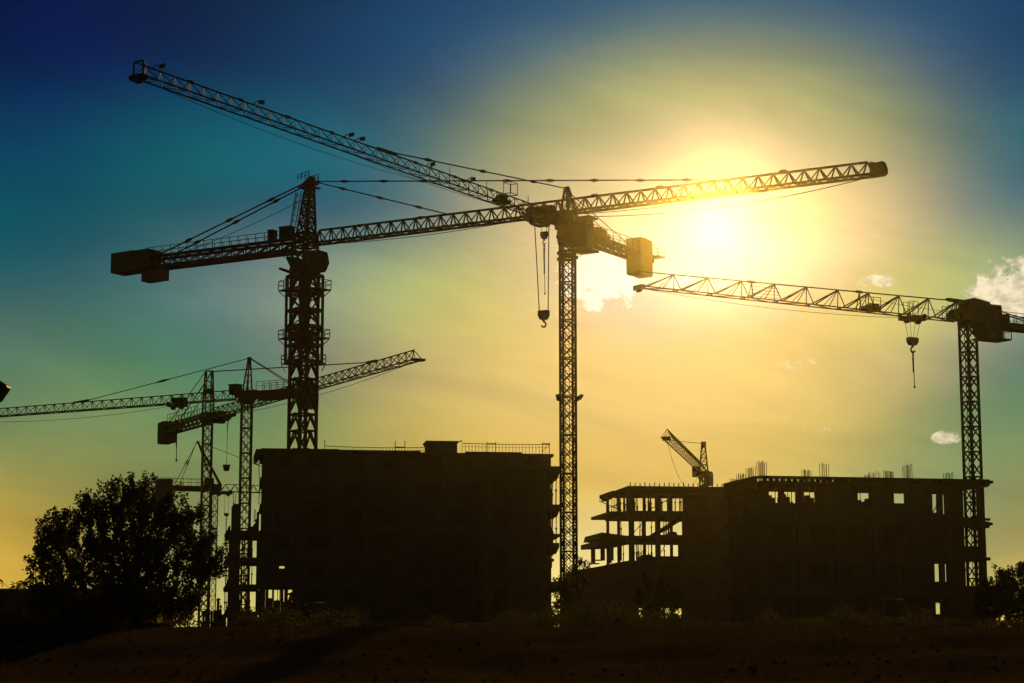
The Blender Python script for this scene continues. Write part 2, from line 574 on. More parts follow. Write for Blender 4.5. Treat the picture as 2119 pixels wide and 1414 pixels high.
def slab_stack(c, x0, x1, y0, y1, z0, z1, n, m, axis="x", name="counterweight_slab", cham=0.25):
    for i in range(n):
        a, b = i / n, (i + 1) / n - 0.04 / n
        if axis == "x":
            xa, xb = x0 + (x1 - x0) * a, x0 + (x1 - x0) * b
            hh = (z1 - z0)
            ch = cham
            poly = [(y0, z0 + ch), (y0 + ch, z0), (y1 - ch, z0), (y1, z0 + ch), (y1, z1 - 0.1), (y1 - 0.1, z1), (y0 + 0.1, z1), (y0, z1 - 0.1)]
            mb = MB().prism(poly, ((xa + xb) / 2, 0, 0.03 * ((i * 7) % 3)), (0, 1, 0), (0, 0, 1), (1, 0, 0), abs(xb - xa))
        else:
            mb = MB().box(x0, y0 + (y1 - y0) * a, z0, x1, y0 + (y1 - y0) * b, z1)
        c.up.part(mb, name, m)

def cab(c, x0, x1, y0, y1, z0, z1, m, front=1):
    """operator's cab: raked glazing at the jib side, solid back"""
    k = (x1 - x0) * 0.22
    poly = [(x0, z0), (x1 - k, z0), (x1, z0 + (z1 - z0) * 0.45), (x1 - k * 0.5, z1), (x0 + 0.1, z1), (x0, z1 - 0.15)]
    o = c.up.part(MB().prism(poly, (0, (y0 + y1) / 2, 0), (1, 0, 0), (0, 0, 1), (0, 1, 0), abs(y1 - y0)), "cab", m)
    g = [(x1 - k * 0.7, z0 + 0.18), (x1 + 0.012, z0 + (z1 - z0) * 0.46), (x1 - k * 0.42, z1 - 0.12), (x0 + (x1 - x0) * 0.42, z1 - 0.12), (x0 + (x1 - x0) * 0.42, z0 + 0.6)]
    sub(o, MB().prism(g, (0, (y0 + y1) / 2, 0), (1, 0, 0), (0, 0, 1), (0, 1, 0), abs(y1 - y0) + 0.03), "window", MA["glass"])
    sub(o, MB().box(x0 + 0.05, min(y0, y1) - 0.04, z1 - 0.002, x1 - k * 0.6, max(y0, y1) + 0.04, z1 + 0.09), "cab_roof", m)
    return o

def tower_head(c, x, hw0, z0, xt, hw1, z1, n, t, m, name="tower_head"):
    mb = MB()
    f = lambda k: (x + (xt - x) * k, hw0 + (hw1 - hw0) * k, z0 + (z1 - z0) * k)
    for sx in (-1, 1):
        for sy in (-1, 1):
            mb.bar((x + sx * hw0, sy * hw0, z0), (xt + sx * hw1, sy * hw1, z1), t * 1.5)
    for i in range(n):
        xa, ha, za = f(i / n); xb, hb, zb = f((i + 1) / n)
        for (ax_, ay_, bx_, by_) in ((-1, -1, 1, -1), (1, -1, 1, 1), (1, 1, -1, 1), (-1, 1, -1, -1)):
            mb.bar((xa + ax_ * ha, ay_ * ha, za), (xb + bx_ * hb, by_ * hb, zb), t)
            mb.bar((xa + bx_ * ha, by_ * ha, za), (xb + ax_ * hb, ay_ * hb, zb), t)
            mb.bar((xb + ax_ * hb, ay_ * hb, zb), (xb + bx_ * hb, by_ * hb, zb), t)
    return c.up.part(mb, name, m)

def cage_ladder(c, p, q, m, r=0.36):
    p, q = Vector(p), Vector(q)
    mb = MB()
    n = max(2, int((q - p).length / 0.35))
    for s in (-0.2, 0.2):
        mb.bar(p + Vector((0, s, 0)), q + Vector((0, s, 0)), 0.05)
    for i in range(n + 1):
        a = p.lerp(q, i / n)
        mb.bar(a + Vector((0, -0.2, 0)), a + Vector((0, 0.2, 0)), 0.035)
    for k in (1, 2, 3, 4, 5):
        t = math.pi * k / 6
        d = Vector((-math.sin(t) * r * 2, math.cos(t) * r, 0))
        mb.bar(p + d, q + d, 0.04)
    for i in range(0, n + 1, 2):
        a = p.lerp(q, i / n)
        pts = [a + Vector((-math.sin(math.pi * k / 6) * r * 2, math.cos(math.pi * k / 6) * r, 0)) for k in range(7)]
        for u, v in zip(pts[:-1], pts[1:]):
            mb.bar(u, v, 0.035)
    return c.up.part(mb, "caged_ladder", m)

def girder(c, x0, x1, w, z0, z1, m, n=8, ch=0.3, name="counter_jib", web=0.12):
    """counter-jib: two side trusses, cross beams and a grating deck"""
    mb = MB()
    for sy in (-1, 1):
        y = sy * w / 2
        mb.bar((x0, y, z0 + ch * 0.6), (x1, y, z0 + ch * 0.6), 0.18, ch * 1.2)
        mb.bar((x0, y, z1 - ch / 2), (x1, y, z1 - ch / 2), 0.18, ch)
        for i in range(n + 1):
            a = x0 + (x1 - x0) * i / n
            mb.bar((a, y, z0 + ch), (a, y, z1 - ch), web)
            if i < n:
                b = x0 + (x1 - x0) * (i + 1) / n
                mb.bar((a, y, z0 + ch), (b, y, z1 - ch), web)
    for i in range(n + 1):
        a = x0 + (x1 - x0) * i / n
        mb.bar((a, -w / 2, z1 - ch), (a, w / 2, z1 - ch), 0.15)
    o = c.up.part(mb, name, m)
    return o

# ---------------- crane A: heavy red crane behind the block on the left
A = Crane("tower_crane", "tall reddish tower crane with climbing cage on its mast behind the closed concrete block", (632, 508), 212.0, (1812, 362))
m = MA["red"]; c = A; rt = A.root
zt = c.zy(632, 566)
yawA = R(45 - 6)
mast(rt, 2.45, 0.0, zt, 4.1, 2, 0.30, 0.17, yawA, m, "A")
# climbing cage round the upper mast
cz0, cz1, cw = c.zy(632, 752), c.zy(632, 572), 3.1
cg = MB()
hc = cw / 2 - 0.1
cs4 = [(-hc, -hc), (hc, -hc), (hc, hc), (-hc, hc)]
for (x, y) in cs4:
    cg.box(x - 0.12, y - 0.12, cz0, x + 0.12, y + 0.12, cz1)
cage = cg.build("climbing_cage", m, rt, (0, 0, 0), yawA)
lv = [cz0 + (cz1 - cz0) * k / 5 for k in range(6)]
for k in range(4):
    a, b = cs4[k], cs4[(k + 1) % 4]
    for i, z in enumerate(lv):
        sub(cage, MB().bar((*a, z), (*b, z), 0.2, 0.3 if i % 2 else 0.2), "cage_beam", m)
    for i in range(5):
        p, q = ((*a, lv[i]), (*b, lv[i + 1])) if (i + k) % 2 else ((*b, lv[i]), (*a, lv[i + 1]))
        sub(cage, MB().bar(p, q, 0.13), "brace", m)
for (py, ex, hgt) in ((600, 0.55, 1.0), (700, 0.5, 0.9), (752, 0.22, 0.9)):
    z = c.zy(632, py)
    e = cw / 2 + ex
    mb = MB()
    i_ = cw / 2 + 0.005
    for (x0, y0, x1, y1) in ((-e, -e, e, -i_), (-e, i_, e, e), (-e, -i_, -i_, i_), (i_, -i_, e, i_)):
        mb.box(x0, y0, z - 0.12, x1, y1, z)
    for k in range(4):
        p = [(-e, -e), (e, -e), (e, e), (-e, e)][k]; q = [(e, -e), (e, e), (-e, e), (-e, -e)][k]
        railing(mb, (*p, z), (*q, z), hgt, 4, 0.07)
    for (x, y) in cs4:
        mb.bar((x, y, z - 0.9), (x * e / hc, y * e / hc, z - 0.1), 0.09)
    pl = mb.build("work_platform", m, rt, (0, 0, 0), yawA)
pump = MB().box(-0.9, -0.6, c.zy(632, 720), 0.9, 0.6, c.zy(632, 688))
pump.box(-0.35, -0.35, c.zy(632, 690), 0.35, 0.35, c.zy(632, 575))
pump.build("climbing_ram", MA["machine"], rt, (0, 0, 0), yawA)
# slewing ring, turntable
zs = c.zy(632, 566)
sl_ = MB().tube((0, 0, zs - 0.1), (0, 0, zs + 0.55), 1.75, 1.75, 20).tube((0, 0, zs + 0.55), (0, 0, zs + 1.0), 1.35, 1.2, 16)
sl_.build("slewing_ring", m, rt)
zj = c.z
tt = MB()
for sx in (-1, 1):
    for sy in (-1, 1):
        tt.bar((sx * 1.05, sy * 1.05, zs + 0.9), (sx * 0.95, sy * 0.95, zj + 1.3), 0.26)
for (a, b) in (((-1, -1), (1, -1)), ((1, -1), (1, 1)), ((1, 1), (-1, 1)), ((-1, 1), (-1, -1))):
    for (z0, z1) in ((zs + 1.0, zj - 0.2), (zj - 0.2, zj + 1.2)):
        tt.bar((a[0], a[1], z0), (b[0], b[1], z1), 0.14)
        tt.bar((b[0], b[1], z0), (a[0], a[1], z1), 0.14)
        tt.bar((a[0], a[1], z1), (b[0], b[1], z1), 0.2)
A.up.part(tt, "slewing_tower", m)
A.up.part(MB().box(0.9, -1.2, zs + 1.6, 3.4, -0.4, zs + 1.8).bar((0.8, -0.6, zs + 0.6), (2.6, -0.9, zs + 1.6), 0.18), "cab_support", m)
cab(A, 1.35, 3.75, -2.3, -0.6, c.zy(650, 571), c.zy(650, 532), MA["machine"])
mb = MB().box(-1.9, -1.1, zs + 1.75, -1.0, 1.1, zs + 1.85)
railing(mb, (-2.1, -1.1, zs + 1.85), (-2.1, 1.1, zs + 1.85), 1.1, 4, 0.07)
railing(mb, (-2.1, -1.1, zs + 1.85), (-1.0, -1.1, zs + 1.85), 1.1, 2, 0.07)
mb.prism([(-1.95, 1.75), (-0.9, 1.75), (-0.9, 0.5), (-1.25, 0.5)], (0, 0, zs), (1, 0, 0), (0, 0, 1), (0, 1, 0), 1.9)
A.up.part(mb, "side_platform", m)
A.up.part(MB().tube((-3.1, -0.6, zs + 0.75), (-1.2, -0.6, zs + 0.05), 0.16, 0.22), "slewing_motor_arm", m)
ztop = c.zy(645, 374)
tower_head(A, 0.0, 0.85, zj + 0.2, 0.55, 0.27, ztop, 6, 0.13, m)
mb = MB().box(-0.55, -0.9, ztop - 0.95, 1.35, 0.9, ztop - 0.82)
railing(mb, (-0.55, -0.9, ztop - 0.2), (1.0, -0.9, ztop + 0.05), 0.75, 3, 0.07)
railing(mb, (-0.55, 0.9, ztop - 0.2), (1.0, 0.9, ztop + 0.05), 0.75, 3, 0.07)
railing(mb, (0.2, -0.9, ztop - 1.3), (1.6, -0.9, ztop - 1.3), 0.5, 2, 0.06, False)
mb.prism([(-0.6, -0.6), (1.35, -0.35), (1.7, 0.0), (1.0, 0.22), (0.75, 0.65), (0.35, 0.35), (-0.6, -0.25)], (0, 0, ztop - 0.25), (1, 0, 0), (0, 0, 1), (0, 1, 0), 0.8)
A.up.part(mb, "head_platform", m)
cage_ladder(A, (-1.25, -0.3, zj + 1.4), (-0.35, -0.3, ztop - 1.3), m, 0.42)
jib(rt, A.az, zj, 1.1, A.L, 1.35, 1.5, 1.3, 1.58, 4, 0.21, 0.125, m)
mb = MB().prism([(-0.4, -0.15), (0.75, -0.15), (1.05, 0.1), (1.05, 0.5), (0.85, 1.15), (0.3, 1.05), (-0.4, 1.2)], (A.L, 0, zj), (1, 0, 0), (0, 0, 1), (0, 1, 0), 1.0)
A.up.part(mb, "jib_nose", m)
for px in (745, 870, 1040, 1230, 1365, 1620):          # splice plates and pegs on the top chord
    x = c.jx(px, 1.4)
    A.up.part(MB().ball((x, 0, zj + 1.47), 0.5, 0.14, 0.2), "splice_joint", m)
girder(A, -26.5, -0.9, 1.7, zj - 0.75, zj + 0.85, m, 15, 0.34)
mb = MB()
for sy in (-1, 1):
    railing(mb, (-22.5, sy * 0.95, zj + 0.85), (-3.8, sy * 0.95, zj + 0.85), 0.95, 15, 0.06)
A.up.part(mb, "railing", m)
slab_stack(A, -27.6, -21.9, -1.25, 1.25, zj - 0.75, zj + 1.65, 5, MA["ballast"], "x", cham=0.12)
slab_stack(A, -23.2, -20.3, -0.8, 0.8, zj - 2.1, zj - 0.78, 3, MA["ballast"], "x", cham=0.08)
A.up.part(MB().box(-5.0, -0.45, zj + 0.9, -4.3, 0.45, zj + 2.1).box(-5.05, -0.5, zj + 2.1, -4.25, 0.5, zj + 2.2), "winch_housing", MA["machine"])
A.up.part(MB().box(-3.3, -0.55, zj + 0.9, -1.9, 0.55, zj + 2.25).box(-3.4, -0.6, zj + 2.25, -1.8, 0.6, zj + 2.37), "electrical_cabinet", MA["machine"])
P = A.up.P
xa, xb = c.jx(1490, 1.4), c.jx(925, 1.4)
pendant(rt, P(1.5, 0.12, ztop - 0.25), P(xa, 0.12, zj + 1.45), 0.075, m, 9)
pendant(rt, P(1.5, -0.12, ztop - 0.4), P(xb, -0.12, zj + 1.5), 0.075, m, 3)
for sy in (-1, 1):
    pendant(rt, P(-0.5, sy * 0.35, ztop - 0.5), P(-20.3, sy * 0.85, zj + 0.9), 0.085, m, 3)
rope(rt, P(-0.6, 0, ztop - 2.2), P(-17.5, 0, zj + 0.95), 0.25, 0.035)
xt = c.jx(1121, -0.3)
trolley(A, xt, m, 3.4, 1.35, 0.8)
A.up.part(MB().box(xt - 1.6, -0.5, zj + 0.12, xt + 1.5, 0.5, zj + 0.95), "trolley_winch", MA["machine"])
rope(rt, P(xt + 2, 0.3, zj - 0.2), P(A.L - 0.2, 0.2, zj - 0.05), 1.15, 0.045)
rope(rt, P(xt + 2, -0.3, zj - 0.2), P(A.L - 6, -0.2, zj - 0.05), 0.5, 0.04)
rope(rt, P(1.2, -0.3, zj - 0.1), P(xt - 2, -0.2, zj - 0.15), 0.45, 0.04)
xb_ = c.jx(1125, -8)
hb = P(xb_, 0, 0); hb.z = c.zy(1125, 643, xb_)
hook_block(hb, 1.15, 0.95, m, rt, axis=tuple(A.u))
for s in (-1, 1):
    MB().tube(P(xt + s * 0.85, 0, zj - 0.6), hb + A.u * (s * 0.52), 0.055, 0.055, 5).build("hoist_rope", MA["rope"], rt)

# ---------------- crane B: grey crane with the long jib reaching over the camera's side
B = Crane("tower_crane", "grey tower crane with floodlights along its jib, beside the block's open balconies", (1174, 470), 190.0, (285, 158))
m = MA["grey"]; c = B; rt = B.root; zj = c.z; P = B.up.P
zs = zj - 0.9
yawB = R(12)
mast(rt, 1.48, 0.0, zs - 0.9, 3.63, 3, 0.21, 0.085, yawB, m, "X")
for (px, py, sx) in ((1157, 824, -1), (1192, 826, 1)):
    z = c.zy(px, py)
    MB().prism([(0, -0.35), (0.55, -0.05), (0.75, 0.3), (0.5, 0.42), (0, 0.1)] if sx > 0 else [(0, -0.4), (-0.35, -0.3), (-0.48, 0.25), (0, 0.35)], (sx * 0.78, -0.5, z), (1, 0, 0), (0, 0, 1), (0, 1, 0), 0.5).build("mast_bracket", m, rt)
mb = MB()
for (a, b) in (((-0.8, -0.8), (0.8, -0.8)), ((0.8, -0.8), (0.8, 0.8)), ((0.8, 0.8), (-0.8, 0.8)), ((-0.8, 0.8), (-0.8, -0.8))):
    for z in (zs - 2.3, zs - 1.7):
        mb.bar((*a, z), (*b, z), 0.2, 0.25)
mb.build("mast_collar", m, rt, (0, 0, 0), yawB)
MB().tube((0, 0, zs - 0.9), (0, 0, zs - 0.2), 0.95, 1.05, 18).tube((0, 0, zs - 0.2), (0, 0, zs + 0.5), 1.15, 1.0, 18).build("slewing_ring", m, rt)
mb = MB().box(-1.5, -0.75, zs + 0.5, 1.2, 0.75, zs + 1.4).box(-0.2, -0.6, zs + 1.4, 1.3, 0.6, zs + 2.4)
B.up.part(mb, "slewing_platform", m)
za = c.zy(1168, 389)
mb = MB()
for sy in (-0.55, 0.55):
    mb.bar((0.7, sy, zs + 1.4), (0.15, sy * 0.3, za), 0.2)
    mb.bar((-1.0, sy, zs + 1.4), (-0.05, sy * 0.3, za), 0.12)
    for k in range(5):
        t0, t1 = k / 5, (k + 1) / 5
        L0 = Vector((0.7, sy, zs + 1.4)).lerp(Vector((0.15, sy * 0.3, za)), t0)
        R1 = Vector((-1.0, sy, zs + 1.4)).lerp(Vector((-0.05, sy * 0.3, za)), t1)
        mb.bar(L0, R1, 0.07)
mb.prism([(-0.25, -0.5), (0.3, -0.5), (0.25, 0.05), (0.0, 0.15), (-0.75, -0.75)], (0, 0, za), (1, 0, 0), (0, 0, 1), (0, 1, 0), 0.45)
B.up.part(mb, "tower_head", m)
cage_ladder(B, (-0.9, 0.5, zs + 1.5), (-0.35, 0.25, za - 1.2), m, 0.28)
# the cab hangs on the far side of the mast
cab(B, -0.9, 0.9, 1.0, 2.5, c.zy(1215, 520), c.zy(1215, 462), MA["machine"])
mb = MB().box(-1.3, 0.85, c.zy(1215, 525), 1.1, 2.9, c.zy(1215, 521))
railing(mb, (-1.3, 2.9, c.zy(1215, 521)), (1.0, 2.9, c.zy(1215, 521)), 0.9, 3, 0.05)
railing(mb, (-1.3, 0.9, c.zy(1215, 521)), (-1.3, 2.9, c.zy(1215, 521)), 0.9, 3, 0.05)
B.up.part(mb, "cab_platform", m)
B.up.part(MB().box(-1.5, 0.9, c.zy(1215, 456), 0.2, 2.7, c.zy(1215, 453)).box(-1.2, 1.2, c.zy(1215, 453), -0.4, 2.3, c.zy(1215, 449)), "awning", MA["machine"])
girder(B, -17.2, -1.4, 1.5, zj - 0.95, zj - 0.1, m, 9, 0.28)
mb = MB()
for sy in (-1, 1):
    railing(mb, (-17.9, sy * 0.85, zj - 0.1), (-2.5, sy * 0.85, zj - 0.1), 1.0, 11, 0.045)
railing(mb, (-18.6, -0.9, zj - 0.1), (-18.6, 1.4, zj - 0.1), 1.0, 3, 0.05)
mb.box(-18.7, -0.9, zj - 0.25, -17.3, 1.4, zj - 0.12)
B.up.part(mb, "railing", m)
B.up.part(MB().box(-10.5, -1.0, zj + 0.05, -7.6, -0.82, zj + 0.95), "sign_board", MA["machine"])
B.up.part(MB().box(-7.0, -0.6, zj - 0.05, -5.2, 0.6, zj + 0.9), "winch_housing", MA["machine"])
slab_stack(B, -16.6, -14.0, -0.85, 0.95, zj - 2.6, zj + 1.35, 4, MA["ballast"], "x", cham=0.12)
xp = c.jx(800, 1.0)
pendant(rt, P(0.2, 0, za - 0.1), P(xp, 0, zj + 1.08), 0.06, m, 3, jr=3.0, jl=0.7)
B.up.part(MB().bar((xp - 1.6, 0, zj + 1.1), (xp + 1.4, 0, zj + 1.04), 0.12, 0.3), "pendant_anchor", m)
for sy in (-0.6, 0.6):
    pendant(rt, P(-0.5, sy * 0.3, za - 0.6), P(-13.0, sy, zj - 0.1), 0.045, m, 0)
jib(rt, B.az, zj, 1.2, B.L, 1.15, 1.05, 0.95, 1.62, 4, 0.10, 0.055, m)
mb = MB().box(B.L - 0.35, -0.65, zj - 0.28, B.L + 0.25, 0.65, zj + 0.08)
for sy in (-0.45, 0.45):
    mb.bar((B.L - 0.05, sy, zj), (B.L - 0.05, sy, zj + 1.15), 0.09)
    mb.bar((B.L - 0.05, sy, zj + 1.15), (B.L - 0.9, 0, zj + 1.0), 0.08)
mb.bar((B.L - 0.05, -0.45, zj + 1.15), (B.L - 0.05, 0.45, zj + 1.15), 0.1)
mb.tube((B.L - 0.1, -0.2, zj - 0.3), (B.L - 0.1, 0.2, zj - 0.3), 0.24, 0.24, 10)
B.up.part(mb, "jib_nose", m)
for px in (396, 498, 596, 687, 860, 942, 1018):
    x = c.jx(px, 1.0)
    B.up.part(MB().ball((x, 0, zj + 1.0), 0.42, 0.12, 0.15), "splice_joint", m)
for (px, tilt) in ((316, 0.5), (524, 0.1), (712, 0.5), (735, 0.25), (882, 0.7), (966, 0.0)):
    x = c.jx(px, 1.1)
    fl = B.up.part(MB().bar((x, 0, zj + 1.0), (x - 0.3, 0.05, zj + 1.32), 0.07).bar((x - 0.3, 0.05, zj + 1.32), (x - 0.62, 0.1, zj + 1.34), 0.05), "floodlight", MA["lamp"])
    ax_ = Vector((-0.75, 0.45, tilt * 0.6)).normalized(); ay_ = Vector((0.15, 0.1, 1.0)).normalized(); an = ax_.cross(ay_).normalized()
    sub(fl, MB().prism([(-0.24, -0.17), (0.24, -0.17), (0.26, 0.17), (-0.2, 0.17)], (x - 0.85, 0.12, zj + 1.36), ax_, ay_, an, 0.16), "lamp_head", MA["lamp"])
for px in (895, 932, 1008, 1094):
    x = c.jx(px, 1.0)
    B.up.part(MB().bar((x, -0.06, zj + 0.9), (x, -0.06, zj + 1.75), 0.04).bar((x + 0.25, 0.1, zj + 0.9), (x + 0.25, 0.1, zj + 1.7), 0.04), "cable_stanchion", m)
x = c.jx(1038, 0.4)
B.up.part(MB().box(x - 0.9, -0.5, zj + 0.06, x + 0.9, 0.5, zj + 0.42).tube((x, -0.45, zj + 0.55), (x, 0.45, zj + 0.55), 0.36, 0.36, 10), "trolley_winch", MA["machine"])
mb = MB()
for (a, b) in (((x - 0.6, 0.6), (x + 0.6, 0.6)), ((x + 0.6, 0.6), (x + 0.6, 1.4)), ((x - 0.6, 0.6), (x - 0.6, 1.4)), ((x - 0.6, 1.4), (x + 0.6, 1.4))):
    railing(mb, (a[0], a[1], zj + 0.8), (b[0], b[1], zj + 0.8), 1.1, 1, 0.05, False)
    mb.bar((a[0], a[1], zj + 0.8), (b[0], b[1], zj + 0.8), 0.06)
mb.bar((x - 0.6, 0, zj + 0.8), (x - 0.6, 1.4, zj + 0.8), 0.07).bar((x + 0.6, 0, zj + 0.8), (x + 0.6, 1.4, zj + 0.8), 0.07)
B.up.part(mb, "service_basket", m)
rope(rt, P(B.L - 0.3, 0.1, zj - 0.15), P(c.jx(960, 0), 0.3, zj - 0.05), 0.9, 0.022, n=20)
rope(rt, P(c.jx(700, 0), -0.2, zj - 0.1), P(c.jx(1050, 0), -0.2, zj - 0.1), 0.3, 0.022)
xt = c.jx(1126, -0.3)
trolley(B, xt, m, 2.0, 1.2, 0.5)
mb = MB().box(xt + 1.3, 0.2, zj - 1.15, xt + 2.5, 1.3, zj - 1.05)
railing(mb, (xt + 1.3, 0.2, zj - 1.1), (xt + 2.5, 0.2, zj - 1.1), 1.0, 2, 0.05)
railing(mb, (xt + 1.3, 1.3, zj - 1.1), (xt + 2.5, 1.3, zj - 1.1), 1.0, 2, 0.05)
B.up.part(mb, "trolley_basket", m)
hb = P(xt, 0, 0); hb.z = c.zy(1126, 480, xt)
hook_block(hb, 0.72, 0.72, m, rt, axis=tuple(B.u.cross(Vector((0, 0, 1)))))
for s in (-1, 1):
    MB().tube(P(xt, s * 0.25, zj - 0.5), hb + P(0, s * 0.3, 0), 0.03, 0.03, 5).build("hoist_rope", MA["rope"], rt)

def sling(top, z1, label, r=0.06, links=3, group=None):
    """chain sling hung from a crane's hook"""
    t = thing("chain_sling", label, "chain", top, 0, group)
    L = top.z - z1
    mb = MB()
    for k in range(links):
        mb.ball((0, 0, -0.15 - 0.28 * k), 0.10, 0.07, 0.17, 6, 4)
    mb.build("shackle", MA["rope"], t)
    z = -0.25 * links
    MB().tube((0.02, 0, z), (0.03, 0, -L * 0.6), r, r, 5).tube((-0.05, 0, z), (-0.02, 0.03, -L * 0.6), r * 0.8, r * 0.8, 5).build("chain", MA["rope"], t)
    MB().tube((0.03, 0, -L * 0.6), (0.06, 0, -L), r * 0.7, r * 0.7, 5).ball((0.06, 0, -L), r * 2.0, r * 2.0, r * 2.4, 6, 4).build("end_hook", MA["rope"], t)
    return t

w0 = B.foot + P(xt, 0, 0)
sling(Vector((w0.x, w0.y, GZ + hb.z - 1.25)), at(1127, 608, w0.y).z, "thin chain sling hanging from the grey crane's hook beside its mast", 0.045)

# ---------------- crane C: flat-top crane behind the right-hand frame
C = Crane("tower_crane", "flat-top tower crane with open jib rising behind the wide frame with rebar on top", (2002, 667), 183.0, (1322, 594))
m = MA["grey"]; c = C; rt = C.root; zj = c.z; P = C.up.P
yawC = R(33)
mast(rt, 1.32, 0.0, zj - 0.4, 2.4, 2, 0.20, 0.085, yawC, m, "X")
MB().tube((0, 0, zj - 0.4), (0, 0, zj + 0.1), 0.95, 1.0, 18).build("slewing_ring", m, rt)
mb = MB().prism([(-2.4, 0.1), (1.4, 0.1), (1.5, 0.7), (0.6, 1.0), (0.3, 1.9), (-0.3, 2.3), (-2.3, 2.05), (-2.4, 0.9)], (0, 0, zj), (1, 0, 0), (0, 0, 1), (0, 1, 0), 1.5)
C.up.part(mb, "slewing_tower", m)
cab(C, -1.9, 0.4, 0.9, 2.7, zj - 1.75, zj + 1.3, MA["machine"])
mb = MB().box(-2.9, 0.85, zj - 1.92, 0.4, 2.8, zj - 1.77)
railing(mb, (-2.9, 2.8, zj - 1.8), (-1.9, 2.8, zj - 1.8), 1.4, 1, 0.06)
railing(mb, (-2.9, 2.8, zj - 1.8), (-2.9, 0.9, zj - 1.8), 1.4, 2, 0.06)
C.up.part(mb, "cab_platform", m)
jib(rt, C.az, zj, 1.2, C.L, 1.1, 1.95, 1.35, 3.55, 2, 0.10, 0.085, m, True, "F")
C.up.part(MB().bar((0.4, 0, zj + 1.95), (2.2, 0, zj + 1.98), 0.24, 0.34).ball((2.1, 0, zj + 1.98), 0.7, 0.2, 0.2), "top_knuckle", m)
for px in (1555, 1778):
    x = c.jx(px, 1.6)
    h = 1.95 + (1.35 - 1.95) * (x - 1.2) / (C.L - 1.2)
    C.up.part(MB().ball((x, 0, zj + h), 0.6, 0.16, 0.14).bar((x, 0.2, zj), (x, 0, zj + h), 0.09).bar((x + 0.25, -0.2, zj), (x, 0, zj + h), 0.09), "splice_joint", m)
xq = c.jx(1590, 0.8)
mb = MB()
for k in range(4):
    mb.bar((xq - 1.5, -0.3, zj + 0.35 + 0.3 * k), (xq + 1.7, -0.3, zj + 0.35 + 0.3 * k), 0.035)
C.up.part(mb, "banner_wires", MA["rope"])
C.up.part(MB().box(C.L - 0.3, -0.6, zj - 0.25, C.L + 0.2, 0.6, zj + 0.15).tube((C.L, -0.2, zj - 0.25), (C.L, 0.2, zj - 0.25), 0.22, 0.22, 10), "jib_nose", m)
x = c.jx(1800, 0.3)
C.up.part(MB().box(x - 0.9, -0.45, zj + 0.06, x + 0.9, 0.45, zj + 0.45).box(x - 0.8, -0.4, zj + 0.4, x + 0.1, 0.4, zj + 0.75), "trolley_winch", MA["machine"])
mb = MB(); railing(mb, (x - 0.9, 0.5, zj + 0.1), (x + 0.9, 0.5, zj + 0.1), 1.2, 2, 0.05); C.up.part(mb, "winch_railing", m)
for px in (1885, 1965):
    x = c.jx(px, 0.8)
    mb = MB()
    for sy in (-0.4, 0.4):
        railing(mb, (x - 0.55, sy, zj + 0.1), (x + 0.55, sy, zj + 0.1), 1.25, 2, 0.045)
    C.up.part(mb, "basket_rail", m)
x = c.jx(1975, 0.4)
C.up.part(MB().box(x - 1.1, -0.5, zj + 0.05, x + 0.6, 0.5, zj + 0.75).tube((x - 0.2, -0.5, zj + 0.8), (x - 0.2, 0.5, zj + 0.8), 0.4, 0.4, 12), "hoist_winch", MA["machine"])
rope(rt, P(c.jx(1905, 0), 0, zj - 0.1), P(C.L - 0.2, 0, zj - 0.1), 0.55, 0.022)
rope(rt, P(c.jx(1975, 1), 0, zj + 0.8), P(c.jx(1778, 1), 0, zj + 1.3), 0.1, 0.02)
girder(C, -14.0, -1.5, 1.4, zj - 0.35, zj + 0.25, m, 8, 0.3)
mb = MB()
for sy in (-0.8, 0.8):
    railing(mb, (-13.5, sy, zj + 0.25), (-3.0, sy, zj + 0.25), 1.0, 8, 0.05)
C.up.part(mb, "railing", m)
C.up.part(MB().box(-5.1, -0.5, zj + 0.25, -4.8, 0.5, zj + 1.15), "winch_housing", MA["machine"])
slab_stack(C, -13.8, -11.0, -1.1, 1.1, zj - 2.6, zj + 1.2, 4, MA["ballast"])
for (sy, z0) in ((-0.5, 1.9), (0.5, 1.6)):
    pendant(rt, P(-1.8, sy, zj + z0), P(-11.0, sy, zj + 0.3), 0.055, m, 0)
xt = c.jx(1888, -0.3)
trolley(C, xt, m, 2.3, 1.2, 0.5)
xb_ = c.jx(1888, -1.8)
hb = P(xb_, 0, 0); hb.z = c.zy(1888, 699, xb_)
hook_block(hb, 1.1, 0.72, m, rt, axis=tuple(C.u))
for s in (-1, -0.3, 0.3, 1):
    MB().tube(P(xt + s * 0.95, 0, zj - 0.5), hb + C.u * (s * 0.5), 0.022, 0.022, 5).build("hoist_rope", MA["rope"], rt)
w0 = C.foot + hb
sling(Vector((w0.x, w0.y, w0.z - 1.25)), at(1892, 801, w0.y).z, "long dark chain sling hanging under the flat-top crane's hook", 0.055)

